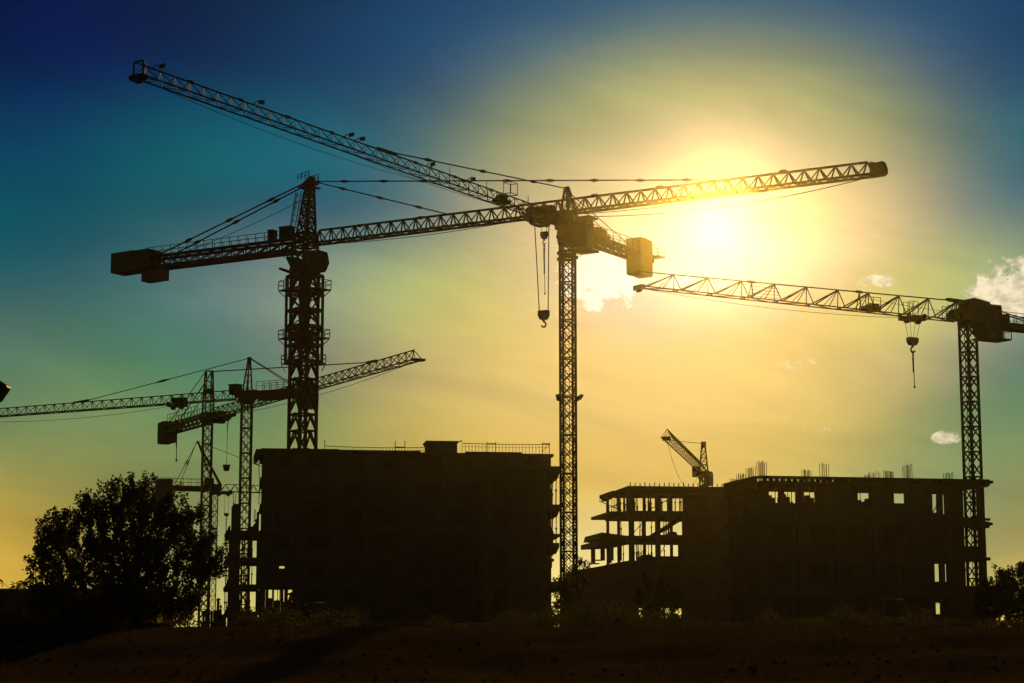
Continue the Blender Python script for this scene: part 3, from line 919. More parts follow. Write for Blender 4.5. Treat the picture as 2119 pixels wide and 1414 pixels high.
# ---------------- crane D: ochre crane with a flat tower head and boxy ballast
D = Crane("tower_crane", "ochre tower crane with narrow lattice head and a bucket hanging from its jib", (430, 868), 270.0, (864, 745))
m = MA["yellow"]; c = D; rt = D.root; zj = c.z; P = D.up.P
mast(rt, 1.42, 0.0, zj - 0.5, 3.0, 2, 0.2, 0.1, R(16), m, "X", False)
MB().tube((0, 0, zj - 0.5), (0, 0, zj + 0.1), 1.0, 1.1, 16).build("slewing_ring", m, rt)
D.up.part(MB().box(-1.3, -0.7, zj + 0.1, 1.3, 0.7, zj + 0.9), "slewing_platform", m)
za = c.zy(428, 768)
mb = MB()
for sy in (-0.6, 0.6):
    a0, a1 = Vector((0.75, sy, zj + 0.9)), Vector((0.45, sy * 0.75, za))
    b0, b1 = Vector((-0.75, sy, zj + 0.9)), Vector((-0.2, sy * 0.75, za))
    mb.bar(a0, a1, 0.16).bar(b0, b1, 0.16)
    for k in range(4):
        p, q = a0.lerp(a1, k / 4), b0.lerp(b1, (k + 1) / 4)
        mb.bar(p, q, 0.08).bar(b0.lerp(b1, k / 4), a0.lerp(a1, (k + 1) / 4), 0.08)
for k in range(1, 5):
    for (s0, s1) in (((0.75, 0.45), 0), ((-0.75, -0.2), 0)):
        x = s0[0] + (s0[1] - s0[0]) * k / 4; y = 0.6 - 0.15 * k / 4; z = zj + 0.9 + (za - zj - 0.9) * k / 4
        mb.bar((x, -y, z), (x, y, z), 0.08)
        x_ = s0[0] + (s0[1] - s0[0]) * (k - 1) / 4; z_ = zj + 0.9 + (za - zj - 0.9) * (k - 1) / 4
        mb.bar((x_, -y, z_), (x, y, z), 0.07)
D.up.part(mb, "tower_head", m)
D.up.part(MB().box(-0.4, -0.45, zj + 3.6, 0.5, 0.45, zj + 4.3), "head_winch", MA["machine"])
cab(D, 0.6, 2.0, 0.8, 2.0, zj - 0.6, zj + 1.0, MA["machine"])
jib(rt, D.az, zj, 1.3, D.L, 1.25, 1.35, 1.2, 2.0, 5, 0.12, 0.075, m, False)
D.up.part(MB().box(D.L - 0.3, -0.7, zj - 0.15, D.L + 0.6, 0.7, zj + 0.1).bar((D.L - 0.2, -0.6, zj), (D.L + 0.4, -0.6, zj + 1.1), 0.06).bar((D.L + 0.4, -0.6, zj + 1.1), (D.L - 1.0, 0, zj + 1.2), 0.06), "jib_nose", m)
girder(D, -19.0, -1.2, 1.5, zj - 0.6, zj + 0.8, m, 10, 0.28)
mb = MB()
for sy in (-0.85, 0.85):
    railing(mb, (-15.5, sy, zj + 0.8), (-2.0, sy, zj + 0.8), 1.3, 10, 0.06)
D.up.part(mb, "railing", m)
slab_stack(D, -19.6, -16.4, -0.95, 0.95, zj - 1.9, zj + 1.3, 4, MA["ballast"], cham=0.2)
D.up.part(MB().box(-15.8, -0.6, zj - 0.4, -12.5, 0.6, zj + 0.6), "winch_housing", MA["machine"])
for sy in (-0.45, 0.45):
    pendant(rt, P(-0.25, sy, za - 0.1), P(-15.2, sy * 1.5, zj + 0.8), 0.06, m, 0)
    pendant(rt, P(-0.35, sy, za - 1.9), P(-11.0, sy * 1.5, zj + 0.8), 0.05, m, 0)
    xp = c.jx(768, 1.2)
    pendant(rt, P(0.5, sy * 0.6, za - 0.15), P(xp, sy * 0.3, zj + 1.25), 0.05, m, 0)
D.up.part(MB().bar((xp - 1.2, 0, zj + 1.35), (xp + 1.5, 0, zj + 1.25), 0.2, 0.3), "pendant_anchor", m)
x_ = c.jx(465, 6)
rope(rt, P(6, 0, zj - 0.1), P(D.L, 0, zj - 0.1), 0.8, 0.03)
xt = c.jx(471, -0.3)
trolley(D, xt, m, 2.6, 1.4, 0.7)
hb = P(xt, 0, 0); hb.z = c.zy(472, 862, xt)
hook_block(hb, 0.7, 0.62, m, rt, axis=(1, 0, 0))
for s in (-1, 1):
    MB().tube(P(xt + s * 0.55, 0, zj - 0.5), hb + Vector((s * 0.3, 0, 0)), 0.03, 0.03, 5).build("hoist_rope", MA["rope"], rt)
w0 = D.foot + hb
hz = at(472, 963, w0.y).z
bk = thing("concrete_bucket", "small tapered concrete bucket hanging on a long chain below the ochre crane", "bucket", (w0.x, w0.y, hz))
MB().tube((0, 0, -0.78), (0, 0, 0.0), 0.36, 0.52, 14).tube((0, 0, 0.0), (0, 0, 0.06), 0.54, 0.54, 14).build("tub", MA["machine"], bk)
MB().tube((0, 0, 0.06), (0.03, 0, w0.z - 0.95 - hz), 0.035, 0.035, 5).ball((0, 0, w0.z - 1.4 - hz), 0.09, 0.06, 0.2, 6, 4).ball((0, 0, w0.z - 1.9 - hz), 0.07, 0.05, 0.2, 6, 4).build("chain", MA["rope"], bk)

# ---------------- crane E: ochre crane with a single-post head, jib running out of the frame
E_ = Crane("tower_crane", "ochre tower crane with single-post head and jib pointing away past the bushy tree", (511, 825), 235.0, (0, 862))
c = E_; rt = c.root; zj = c.z; P = c.up.P
mast(rt, 1.42, 0.0, zj - 0.5, 3.2, 2, 0.2, 0.095, R(14), m, "X", False)
MB().tube((0, 0, zj - 0.5), (0, 0, zj + 0.1), 1.0, 1.1, 16).build("slewing_ring", m, rt)
c.up.part(MB().box(-1.6, -0.7, zj + 0.1, 1.4, 0.7, zj + 0.95), "slewing_platform", m)
za = c.zy(515, 742)
mb = MB()
for sy in (-0.4, 0.4):
    mb.bar((0.35, sy, zj + 0.9), (-0.2, sy * 0.35, za), 0.16).bar((-0.45, sy, zj + 0.9), (-0.3, sy * 0.35, za), 0.14)
    for k in range(5):
        mb.bar(Vector((0.35, sy, zj + 0.9)).lerp(Vector((-0.2, sy * 0.35, za)), k / 5), Vector((-0.45, sy, zj + 0.9)).lerp(Vector((-0.3, sy * 0.35, za)), (k + 0.8) / 5), 0.06)
mb.ball((-0.25, 0, za), 0.4, 0.2, 0.18)
c.up.part(mb, "tower_head", m)
jib(rt, c.az, zj, 1.2, 58.0, 1.2, 1.15, 1.0, 1.62, 5, 0.12, 0.075, m, False)
girder(c, -10.0, -1.2, 1.6, zj - 0.3, zj + 0.75, m, 6, 0.5)
mb = MB()
for sy in (-0.85, 0.85):
    railing(mb, (-8.0, sy, zj + 0.75), (-2.0, sy, zj + 0.75), 1.1, 6, 0.05)
c.up.part(mb, "railing", m)
slab_stack(c, -9.9, -8.3, -1.1, 1.1, zj - 1.8, zj + 1.3, 3, MA["ballast"], cham=0.2)
c.up.part(MB().box(1.3, -0.7, zj + 0.6, 2.5, 0.4, zj + 1.75).box(1.2, -0.75, zj + 1.75, 2.6, 0.45, zj + 1.87), "electrical_cabinet", MA["machine"])
xp = c.jx(168, 1.1)
pendant(rt, P(-0.2, 0, za), P(xp, 0, zj + 1.1), 0.05, m, 1, jr=3.2, jl=1.2)
c.up.part(MB().bar((xp - 1.3, 0, zj + 1.3), (xp + 1.3, 0, zj + 1.1), 0.16, 0.22), "pendant_anchor", m)
for sy in (-0.5, 0.5):
    pendant(rt, P(-0.35, sy * 0.3, za), P(-7.6, sy, zj + 0.8), 0.05, m, 0)
rope(rt, P(10, 0, zj - 0.1), P(50, 0, zj - 0.1), 0.9, 0.028)
xt = c.jx(367, -0.2)
trolley(c, xt, m, 2.2, 1.3, 0.6)
c.up.part(MB().box(xt - 1.2, -0.5, zj + 0.1, xt + 0.6, 0.5, zj + 0.7), "trolley_winch", MA["machine"])
wt = c.foot + P(xt, 0, 0)
hz = at(366, 884, wt.y).z
hook_block(Vector((wt.x, wt.y, hz + 0.9)) - c.foot, 0.6, 0.55, m, rt)
for s in (-1, 1):
    MB().tube(P(xt + s * 0.4, 0, zj - 0.45), Vector((wt.x + s * 0.25, wt.y, hz + 0.9)) - c.foot, 0.03, 0.03, 5).build("hoist_rope", MA["rope"], rt)
sling(Vector((wt.x, wt.y, hz)), at(364, 953, wt.y).z, "straight chain sling hanging beside the ochre crane's stacked counterweight", 0.07)

# ---------------- crane F: low crane between the ochre ones and the tree
Fc = Crane("tower_crane", "low ochre tower crane with leaning strut head and level jib, partly behind the bushy tree", (445, 1017), 300.0, (545, 1020))
c = Fc; rt = c.root; zj = c.z; P = c.up.P
mast(rt, 1.05, 0.0, zj - 0.4, 2.6, 2, 0.16, 0.08, R(8), m, "Z", False)
MB().tube((0, 0, zj - 0.4), (0, 0, zj + 0.1), 0.8, 0.85, 14).build("slewing_ring", m, rt)
c.up.part(MB().box(-1.3, -0.6, zj + 0.1, 0.9, 0.6, zj + 1.1).box(-1.6, -0.7, zj + 0.5, -0.4, 0.5, zj + 2.0), "machine_house", MA["machine"])
za = c.zy(408, 913, -2.9)
mb = MB()
for sy in (-0.4, 0.4):
    mb.bar((0.9, sy, zj + 0.9), (-3.0, sy * 0.3, za), 0.2)
    mb.bar((-0.2, sy, zj + 0.9), (-3.0, sy * 0.3, za), 0.1)
c.up.part(mb, "tower_head", m)
jib(rt, c.az, zj, 0.9, 34.0, 1.0, 1.15, 1.0, 1.5, 5, 0.11, 0.07, m, False)
girder(c, -9.3, -1.2, 1.3, zj - 0.1, zj + 0.7, m, 6, 0.35)
mb = MB()
for sy in (-0.7, 0.7):
    railing(mb, (-8.8, sy, zj + 0.7), (-1.6, sy, zj + 0.7), 1.1, 6, 0.05)
c.up.part(mb, "railing", m)
slab_stack(c, -9.2, -6.9, -0.9, 0.9, zj - 1.7, zj + 1.6, 3, MA["ballast"], cham=0.1)
for sy in (-0.5, 0.5):
    pendant(rt, P(-3.0, sy * 0.4, za), P(-6.0 + sy, sy * 1.2, zj + 0.9), 0.05, m, 1, jr=2.6)
pendant(rt, P(-3.0, 0, za), P(16.0, 0, zj + 1.2), 0.045, m, 1)
xt = c.jx(463, -0.2)
trolley(c, xt, m, 2.4, 1.1, 0.5)
wt = c.foot + P(xt + 0.5, 0, 0)
hz = at(468, 1062, wt.y).z
hook_block(Vector((wt.x, wt.y, hz)) - c.foot, 0.75, 0.5, m, rt)
for s in (-1, 1):
    MB().tube(P(xt + 0.5 + s * 0.33, 0, zj - 0.4), Vector((wt.x + s * 0.3, wt.y, hz)) - c.foot, 0.025, 0.025, 5).build("hoist_rope", MA["rope"], rt)
sling(Vector((wt.x, wt.y, hz - 0.85)), at(467, 1142, wt.y).z, "thin chain sling hanging from the low crane beside the block's lower wing", 0.05)

# ---------------- crane G: distant crane over the two frames, jib towards the viewer
G = Crane("tower_crane", "distant small tower crane with jib swung forward above the open concrete frame", (1456, 978), 350.0, (1379, 905))
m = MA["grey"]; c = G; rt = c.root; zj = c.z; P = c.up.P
mast(rt, 1.25, 0.0, zj - 0.4, 3.0, 2, 0.18, 0.1, R(24), m, "X", False)
MB().tube((0, 0, zj - 0.4), (0, 0, zj + 0.2), 0.9, 1.0, 14).build("slewing_ring", m, rt)
za = c.zy(1463, 918)
tower_head(c, -0.4, 0.75, zj + 0.2, -0.6, 0.3, za, 4, 0.09, m)
c.up.part(MB().prism([(-0.5, 0), (0.5, 0), (0.3, 0.7), (0, 1.1), (-0.3, 0.7)], (-0.6, 0, za - 0.7), (1, 0, 0), (0, 0, 1), (0, 1, 0), 0.9), "head_cap", m)
cab(c, 0.6, 2.2, -1.9, -0.7, zj - 0.9, zj + 0.9, MA["machine"])
jib(rt, c.az, zj, 1.2, c.L, 1.6, 1.35, 1.3, 2.6, 5, 0.12, 0.05, m, False)
c.up.part(MB().box(c.L - 0.3, -0.6, zj - 0.5, c.L + 0.2, 0.6, zj + 0.1), "jib_nose", m)
girder(c, -12.0, -1.0, 1.4, zj - 0.3, zj + 0.5, m, 6, 0.3)
slab_stack(c, -12.0, -9.6, -0.8, 0.8, zj - 1.6, zj + 0.9, 3, MA["ballast"])
xp = c.jx(1405, 1.2)
pendant(rt, P(-0.3, 0, za), P(xp, 0, zj + 1.25), 0.05, m, 0)
rope(rt, P(c.L - 0.5, 0, zj - 0.4), P(9, 0, zj - 0.6), 4.6, 0.03, n=24)
trolley(c, 3.4, m, 2.0, 1.5, 0.5)
hz = c.zy(1446, 985, 3.4)
hook_block(Vector((P(3.4, -0.3, 0).x, P(3.4, -0.3, 0).y, hz)), 0.8, 0.8, m, rt)
for s in (-1, 1):
    MB().tube(P(3.4 + s * 0.4, -0.3, zj - 0.4), Vector((P(3.4, -0.3, 0).x + s * 0.3, P(3.4, -0.3, 0).y, hz)), 0.03, 0.03, 5).build("hoist_rope", MA["rope"], rt)
# ------------------------------------------------------------------ ground
def gz(x, y):
    t = min(1.0, max(0.0, (y - 58.0) / 27.0))
    s = t * t * (3 - 2 * t)
    b = 0.05 * math.sin(x * 0.9 + y * 0.37) + 0.04 * math.sin(x * 0.31 - y * 0.8 + 1.3) + 0.03 * math.sin(x * 2.1 + y * 1.7)
    return s * GZ + b * (0.25 + 4 * s * (1 - s)) * (1.0 if y < 130 else 0.0) - (0.0 if y < 130 else 0.004)

xs = [-1500, -700, -300, -120, -60] + [-45 + 1.0 * i for i in range(91)] + [60, 120, 300, 700, 1500]
ys = [-60, -20, 10, 35, 48] + [52 + 0.8 * i for i in range(60)] + [105, 112, 120, 130, 160, 220, 300, 500, 900, 1600]
mb = MB()
mb.v = [(x, y, gz(x, y)) for y in ys for x in xs]
nx = len(xs)
mb.f = [(j * nx + i, j * nx + i + 1, (j + 1) * nx + i + 1, (j + 1) * nx + i) for j in range(len(ys) - 1) for i in range(nx - 1)]
tag(mb.build("ground", MA["ground"], smooth=True), kind="structure")

# ------------------------------------------------------------------ unfinished concrete buildings
PROP = {}

def prop(root, x, y, z0, z1, lean=(0, 0), r=0.055):
    o = MB().tube((x, y, z0), (x + lean[0] * 0.5, y + lean[1] * 0.5, (z0 + z1) / 2), r, r, 5)
    o.tube((x + lean[0] * 0.5, y + lean[1] * 0.5, (z0 + z1) / 2), (x + lean[0], y + lean[1], z1), r * 0.7, r * 0.7, 5)
    o.box(x - 0.09 + lean[0] * 0.5, y - 0.09, (z0 + z1) / 2 - 0.08, x + 0.09 + lean[0] * 0.5, y + 0.09, (z0 + z1) / 2 + 0.08)
    return o.build("steel_prop", MA["steel"], root)

def panel(root, x0, x1, y, z0, z1, t, hole=None, name="wall_panel"):
    """infill wall between columns, optionally with an opening (x0, x1, z0, z1)"""
    e = 0.005
    x0, x1, z0, z1 = x0 + e, x1 - e, z0 + e, z1 - e
    mb = MB()
    if hole is None:
        mb.box(x0, y, z0, x1, y + t, z1)
    else:
        a, b, c0, c1 = max(hole[0], x0), min(hole[1], x1), max(hole[2], z0), min(hole[3], z1)
        if a > x0 + 0.02: mb.box(x0, y, z0, a, y + t, z1)
        if b < x1 - 0.02: mb.box(b, y, z0, x1, y + t, z1)
        if c0 > z0 + 0.02: mb.box(a, y, z0, b, y + t, c0)
        if c1 < z1 - 0.02: mb.box(a, y, c1, b, y + t, z1)
    return mb.build(name, MA["wall"], root)

def frame_block(name, label, corner, rz, W, Dp, lev, nb, front, back, cw=0.45, st=0.28, over=0.25, side=(True, True), roof_t=None, sides_open=()):
    root = thing(name, label, "building", (corner[0], corner[1], GZ), rz)
    bw = W / nb
    nl = len(lev)
    for k, z in enumerate(lev):
        t = roof_t if (k == nl - 1 and roof_t) else st
        MB().box(-over, -over, z - t, W + over, Dp + over, z).build("floor_slab", MA["slab"], root)
    ctop = lev[-1] - (roof_t or st)
    cme = MB().box(-cw / 2, -cw / 2, 0, cw / 2, cw / 2, ctop - 0.01).mesh("column", MA["concrete"])
    for i in range(nb + 1):
        x = min(max(i * bw, cw / 2), W - cw / 2)
        for y in (cw / 2, Dp / 2, Dp - cw / 2):
            link("column", cme, root, (x, y, 0))
    z0 = 0.0
    for k, z in enumerate(lev):
        t = roof_t if (k == nl - 1 and roof_t) else st
        zc = z - t
        for i in range(nb):
            xa, xb = i * bw + (cw if i == 0 else cw / 2), (i + 1) * bw - (cw if i == nb - 1 else cw / 2)
            for fn, y in ((front, 0.12), (back, Dp - 0.32)):
                s = fn(k, i)
                if s == "open":
                    continue
                if s == "solid":
                    panel(root, xa, xb, y, z0, zc, 0.2)
                elif s == "window":
                    wx0, wx1 = xa + (xb - xa) * 0.22, xb - (xb - xa) * 0.22
                    panel(root, xa, xb, y, z0, zc, 0.2, (wx0, wx1, z0 + 0.9, zc - 0.25))
                    MB().box(wx0 + 0.005, y + 0.09, z0 + 0.905, wx1 - 0.005, y + 0.13, zc - 0.255).build("window_board", MA["timber"], root)
                else:
                    f0, f1, h0, h1 = s
                    panel(root, xa, xb, y, z0, zc, 0.2, (xa + (xb - xa) * f0, xa + (xb - xa) * f1, z0 + (zc - z0) * h0, z0 + (zc - z0) * h1))
        for s_, x in ((0, 0.12), (1, W - 0.32)):
            if side[s_] and (s_, k) not in sides_open:
                MB().box(x, cw + 0.005, z0 + 0.005, x + 0.2, Dp - cw - 0.005, zc - 0.005).build("side_wall", MA["wall"], root)
        z0 = z
    return root

def rebar(root, x, y, z, h, n=4, w=0.4, seed=0):
    rr = random.Random(seed)
    mb = MB()
    for i in range(n):
        for j in range(2):
            px_, py_ = x - w / 2 + w * i / max(1, n - 1), y - w / 2 + w * j
            hh = h * (0.88 + 0.14 * rr.random())
            mb.tube((px_, py_, z), (px_ + rr.uniform(-0.03, 0.03), py_ + rr.uniform(-0.03, 0.03), z + hh), 0.026, 0.026, 5)
    for zz in (0.12, 0.3, 0.48):
        if h > zz + 0.1:
            mb.box(x - w / 2 - 0.03, y - w / 2 - 0.03, z + zz, x + w / 2 + 0.03, y - w / 2 + 0.0, z + zz + 0.025)
            mb.box(x - w / 2 - 0.03, y + w / 2, z + zz, x + w / 2 + 0.03, y + w / 2 + 0.03, z + zz + 0.025)
            mb.box(x - w / 2 - 0.03, y - w / 2 + 0.0, z + zz, x - w / 2, y + w / 2, z + zz + 0.025)
    return mb.build("starter_bars", MA["steel"], root)

def edge_boards(root, x0, x1, y0, y1, z, t=0.22, name="formwork_board"):
    return MB().box(x0, y0, z, x1, y1, z + t).build(name, MA["timber"], root)

# ---- block M: large closed block on the left with an open wing
cM = at(545, 940, 196.0)
levM = [1.75 + 2.7 * k for k in range(7)]
WM = 29.6

def frontM(k, i):
    if k == 0: return "solid"
    if i == 0 and k == 1: return "open"
    if i == 0 and k == 2: return (0.45, 0.62, 0.66, 0.76)
    if i == 0 and k == 4: return (0.28, 0.42, 0.3, 0.75)
    return "window"

def backM(k, i):
    if k == 1 and i in (0, 1): return "open"
    if k == 2 and i in (0, 1): return (0.1, 0.9, 0.72, 0.92)
    if k == 4 and i == 0: return (0.1, 0.35, 0.4, 0.95)
    return "solid"

bM = frame_block("unfinished_building", "large closed concrete block with roof railing, stair bulkhead and open propped wing", (cM.x, cM.y), R(8), WM, 13.0, levM, 8, frontM, backM)
for (x0, x1, h0, h1) in ((0.455, 0.5, 0.0, 0.0), (0.5, 1.25, 0.55, 0.9), (1.25, 2.0, 0.45, 0.88), (2.0, 3.46, 0.4, 0.9)):   # ragged brickwork in the first bay
    a = x0 + (0.28 if h1 > 0.88 else 0.1); b = x1 - 0.12
    z0_, z1_ = levM[0], levM[1] - 0.28
    panel(bM, x0, x1, 0.12, z0_, z1_, 0.2, (a, b, z0_ + (z1_ - z0_) * h0, z0_ + (z1_ - z0_) * h1) if h1 else None)
for (x, y) in ((1.5, 3.0), (1.75, 5.0), (1.62, 8.0), (2.7, 4.0), (2.9, 7.0), (3.2, 9.0), (2.4, 6.0)):
    prop(bM, x - 0.1 * y, y, levM[0], levM[1] - 0.29)
zr = levM[-1]
MB().box(-0.25, -0.25, zr, 7.6, 13.25, zr + 0.18).build("roof_screed", MA["slab"], bM)
# roof bulkhead with a wider cap
MB().box(17.05, 3.0, zr, 20.15, 6.5, zr + 1.2).build("stair_bulkhead", MA["concrete"], bM)
MB().hexa([(17.05, 2.9, zr + 1.2), (20.15, 2.9, zr + 1.2), (20.15, 6.6, zr + 1.2), (17.05, 6.6, zr + 1.2),
           (16.85, 2.7, zr + 1.5), (20.4, 2.7, zr + 1.5), (20.4, 6.8, zr + 1.5), (16.85, 6.8, zr + 1.5)]).build("bulkhead_cap", MA["slab"], bM)
MB().bar((20.4, 2.8, zr + 1.43), (20.65, 2.8, zr + 1.55), 0.12).bar((16.9, 2.8, zr + 1.4), (16.75, 2.8, zr + 1.33), 0.1).build("cap_formwork", MA["timber"], bM)
mb = MB()
def rail_run(x0, x1, zt, n, dip):
    pts = [Vector((x0 + (x1 - x0) * i / n, 0.0, zt - dip * 4 * (i / n) * (1 - i / n))) for i in range(n + 1)]
    for a, b in zip(pts[:-1], pts[1:]):
        mb.bar(a, b, 0.06)
        mb.bar(a - Vector((0, 0, 0.32)), b - Vector((0, 0, 0.32)), 0.03)
    for a in pts:
        mb.bar((a.x, 0, zr), a, 0.035)
rail_run(6.2, 16.9, zr + 0.55, 34, 0.12)
for x in (6.2, 13.4, 14.4):
    mb.bar((x, 0, zr), (x, 0, zr + 1.15), 0.07)
mb.bar((13.4, 0, zr + 0.5), (14.4, 0, zr + 0.5), 0.12)
mb.build("roof_railing", MA["steel"], bM, (0, -0.12, 0))
mb = MB()
rail_run(20.3, 29.4, zr + 1.0, 26, 0.05)
for x in (22.9, 23.8, 28.7, 29.4):
    mb.bar((x, 0, zr), (x, 0, zr + 1.15), 0.07)
mb.bar((22.9, 0, zr + 0.97), (23.8, 0, zr + 0.97), 0.12)
mb.bar((28.7, 0, zr + 1.05), (29.5, 0, zr + 1.05), 0.1).bar((28.6, 0, zr + 0.2), (29.4, 0, zr + 1.0), 0.05)
mb.build("roof_railing", MA["steel"], bM, (0, -0.12, 0))
for (x0, x1, h) in ((-0.25, 7.6, 0.2), (7.6, 16.0, 0.14), (20.6, 26.5, 0.12)):
    MB().box(x0, -0.45, zr - 0.2, x1, -0.27, zr + h).build("formwork_board", MA["timber"], bM)
# jutting edge formwork at the left corner of the roof
MB().prism([(0, 0), (0.85, 0), (0.85, -0.55), (0.3, -0.75), (0, -1.2), (-0.25, -0.8)], (-0.75, 2.0, zr + 0.1), (1, 0, 0), (0, 0, 1), (0, 1, 0), 5.0).build("edge_formwork", MA["timber"], bM)
MB().path([Vector((-0.45, 1.0, zr - 1.0)), Vector((-0.3, 1.0, zr - 3.5)), Vector((-0.35, 1.0, zr - 5.4))], 0.04).build("hanging_cable", MA["rope"], bM)
# open wing on the left, four levels, propped
zw = levM[:4]
for k, z in enumerate(zw):
    MB().box(-3.35, 0.4, z - 0.55, -0.27, 11.0, z).build("wing_slab", MA["slab"], bM)
    MB().box(-3.75, 0.2, z - 0.62, -3.36, 10.0, z - 0.36).build("formwork_board", MA["timber"], bM)
    MB().prism([(0, 0), (0.55, 0), (0.55, 0.85), (0.4, 0.85), (0.25, 0.45)], (-3.72, 5.0, z - 0.35), (1, 0, 0), (0, 0, 1), (0, 1, 0), 8.0).build("edge_formwork", MA["timber"], bM)
    if k:
        MB().box(-3.3, 0.45, zw[k - 1] + 0.004, -2.15, 1.5, z - 0.554).build("wing_pier", MA["concrete"], bM)
        MB().box(-3.3, 9.8, zw[k - 1] + 0.004, -2.75, 10.9, z - 0.554).build("wing_pier", MA["concrete"], bM)
        MB().box(-0.5, 0.45, zw[k - 1] + 0.004, -0.003, 0.9, z - 0.554).build("column", MA["concrete"], bM)
        rr = random.Random(10 + k)
        for q in range(11):
            prop(bM, rr.uniform(-2.1, -0.8), rr.uniform(1.5, 10.0), zw[k - 1], z - 0.56, (rr.uniform(-0.05, 0.05), 0))
        for q in range(2):
            prop(bM, -3.5 + 0.15 * q, 1.0 + q, zw[k - 1] - 0.3, z - 0.6, (-0.15, 0))
MB().box(-3.3, 0.4, 0, -0.003, 11.0, zw[0] - 0.56).build("wing_plinth", MA["wall"], bM)
MB().box(-4.4, -0.4, 0, -3.4, 5.0, zw[0] - 0.9).box(-3.95, -0.3, zw[0] - 0.9, -3.4, 4.0, zw[0] - 0.3).build("rubble_step", MA["concrete"], bM)
zt3 = zw[-1]
MB().box(-3.1, 2.0, zt3, -2.25, 3.2, zt3 + 2.55).box(-2.95, 2.1, zt3 + 2.55, -2.3, 3.1, zt3 + 2.8).build("core_wall", MA["concrete"], bM)
rebar(bM, -2.85, 2.4, zt3 + 2.55, 1.5, 2, 0.2, 3)
MB().box(-1.3, 1.0, zt3, -0.5, 3.0, zt3 + 0.32).box(-1.2, 1.2, zt3 + 0.32, -0.6, 2.4, zt3 + 0.45).build("timber_stack", MA["timber"], bM)
MB().prism([(0, 0), (0.6, 0), (0.6, 2.0), (0.35, 1.8), (0.35, 1.2), (0.1, 1.0), (0.3, 0.9), (-0.1, 0.35)], (-0.9, 0.6, zt3), (1, 0, 0), (0, 0, 1), (0, 1, 0), 1.0).build("formwork_bracket", MA["timber"], bM)
rebar(bM, -0.75, 0.8, zt3 + 0.9, 1.3, 2, 0.1, 5)

# ---- annex in front of M's right end, balconies towards the grey crane
cR = at(1000, 1000, 172.0)
WR = 5.75
levR = [4.15, 7.55, 10.95, 14.35]
bR = frame_block("unfinished_building", "narrow concrete block with propped balcony slabs beside the grey crane's mast", (cR.x, cR.y), 0.0, WR, 15.0, levR, 2,
                 lambda k, i: "solid" if i == 1 else "window", lambda k, i: "solid", over=0.1)
for k, z in enumerate(levR):
    xo = (6.85, 6.75, 6.85, 6.85)[k]
    MB().box(WR + 0.11, -0.1, z - 0.42, xo, 9.0, z - 0.03).build("balcony_slab", MA["slab"], bR)
    MB().box(WR + 0.11, -0.12, z - 0.68, xo - 0.12, 8.8, z - 0.43).box(WR + 0.11, -0.1, z - 0.85, xo - 0.4, 8.5, z - 0.69).build("formwork_board", MA["timber"], bR)
    if k in (2, 3):
        for (dx, dy) in ((0.32, 0.3), (0.72, 0.6), (0.5, 6.0)):
            prop(bR, WR + dx, dy, levR[k - 1], z - 0.86, (0.04, 0))
prop(bR, WR + 0.3, 0.3, 5.3, 6.6, (0.05, 0))
MB().bar((WR + 0.12, 0.2, 12.6), (WR + 0.95, 0.2, 13.4), 0.06).bar((WR + 0.12, 0.2, 13.4), (WR + 1.0, 0.2, 13.35), 0.07).build("scaffold_brace", MA["steel"], bR)
MB().prism([(0, 0), (1.0, 0), (1.0, -0.12), (0.35, -0.5), (0.35, -1.7), (0, -1.7)], (WR + 0.11, 1.0, 8.3), (1, 0, 0), (0, 0, 1), (0, 1, 0), 3.0).build("formwork_bracket", MA["timber"], bR)
MB().box(3.6, 0.2, 14.35, 4.9, 2.0, 14.95).box(4.0, 0.3, 14.95, 4.6, 1.6, 15.25).build("timber_stack", MA["timber"], bR)

# ---- right-hand frame: near block with starter bars on the roof
c1 = at(1575, 990, 165.0)
lev1 = [3.05, 6.15, 9.25, 12.42]

def front1(k, i):
    if i == 5: return (0.42, 0.93, (0.3, 0.22, 0.34, 0.12)[k], 0.97) if k else (0.5, 0.6, 0.7, 0.8)
    if i == 4: return [(0.6, 0.98, 0.45, 0.8), (0.6, 0.99, 0.35, 0.92), "solid", (0.6, 0.99, 0.2, 0.98)][k]
    if k == 3: return [(0.10, 0.98, 0.46, 0.985), (0.02, 0.62, 0.48, 0.985), (0.42, 0.98, 0.38, 0.985), (0.5, 0.92, 0.5, 0.985)][i]
    return "window"

def back1(k, i):
    if i in (4, 5) or k == 3: return "open"
    return "solid"

b1 = frame_block("unfinished_building", "wide concrete frame with starter bars on its roof in front of the flat-top crane", (c1.x, c1.y), R(12), 20.5, 9.0, lev1, 6, front1, back1, roof_t=0.16,
                 sides_open=((1, 3), (1, 2), (1, 1)))
zr = lev1[-1]
MB().box(-0.3, -0.35, zr + 0.32, 20.9, 0.7, zr + 0.5).build("edge_beam", MA["timber"], b1)
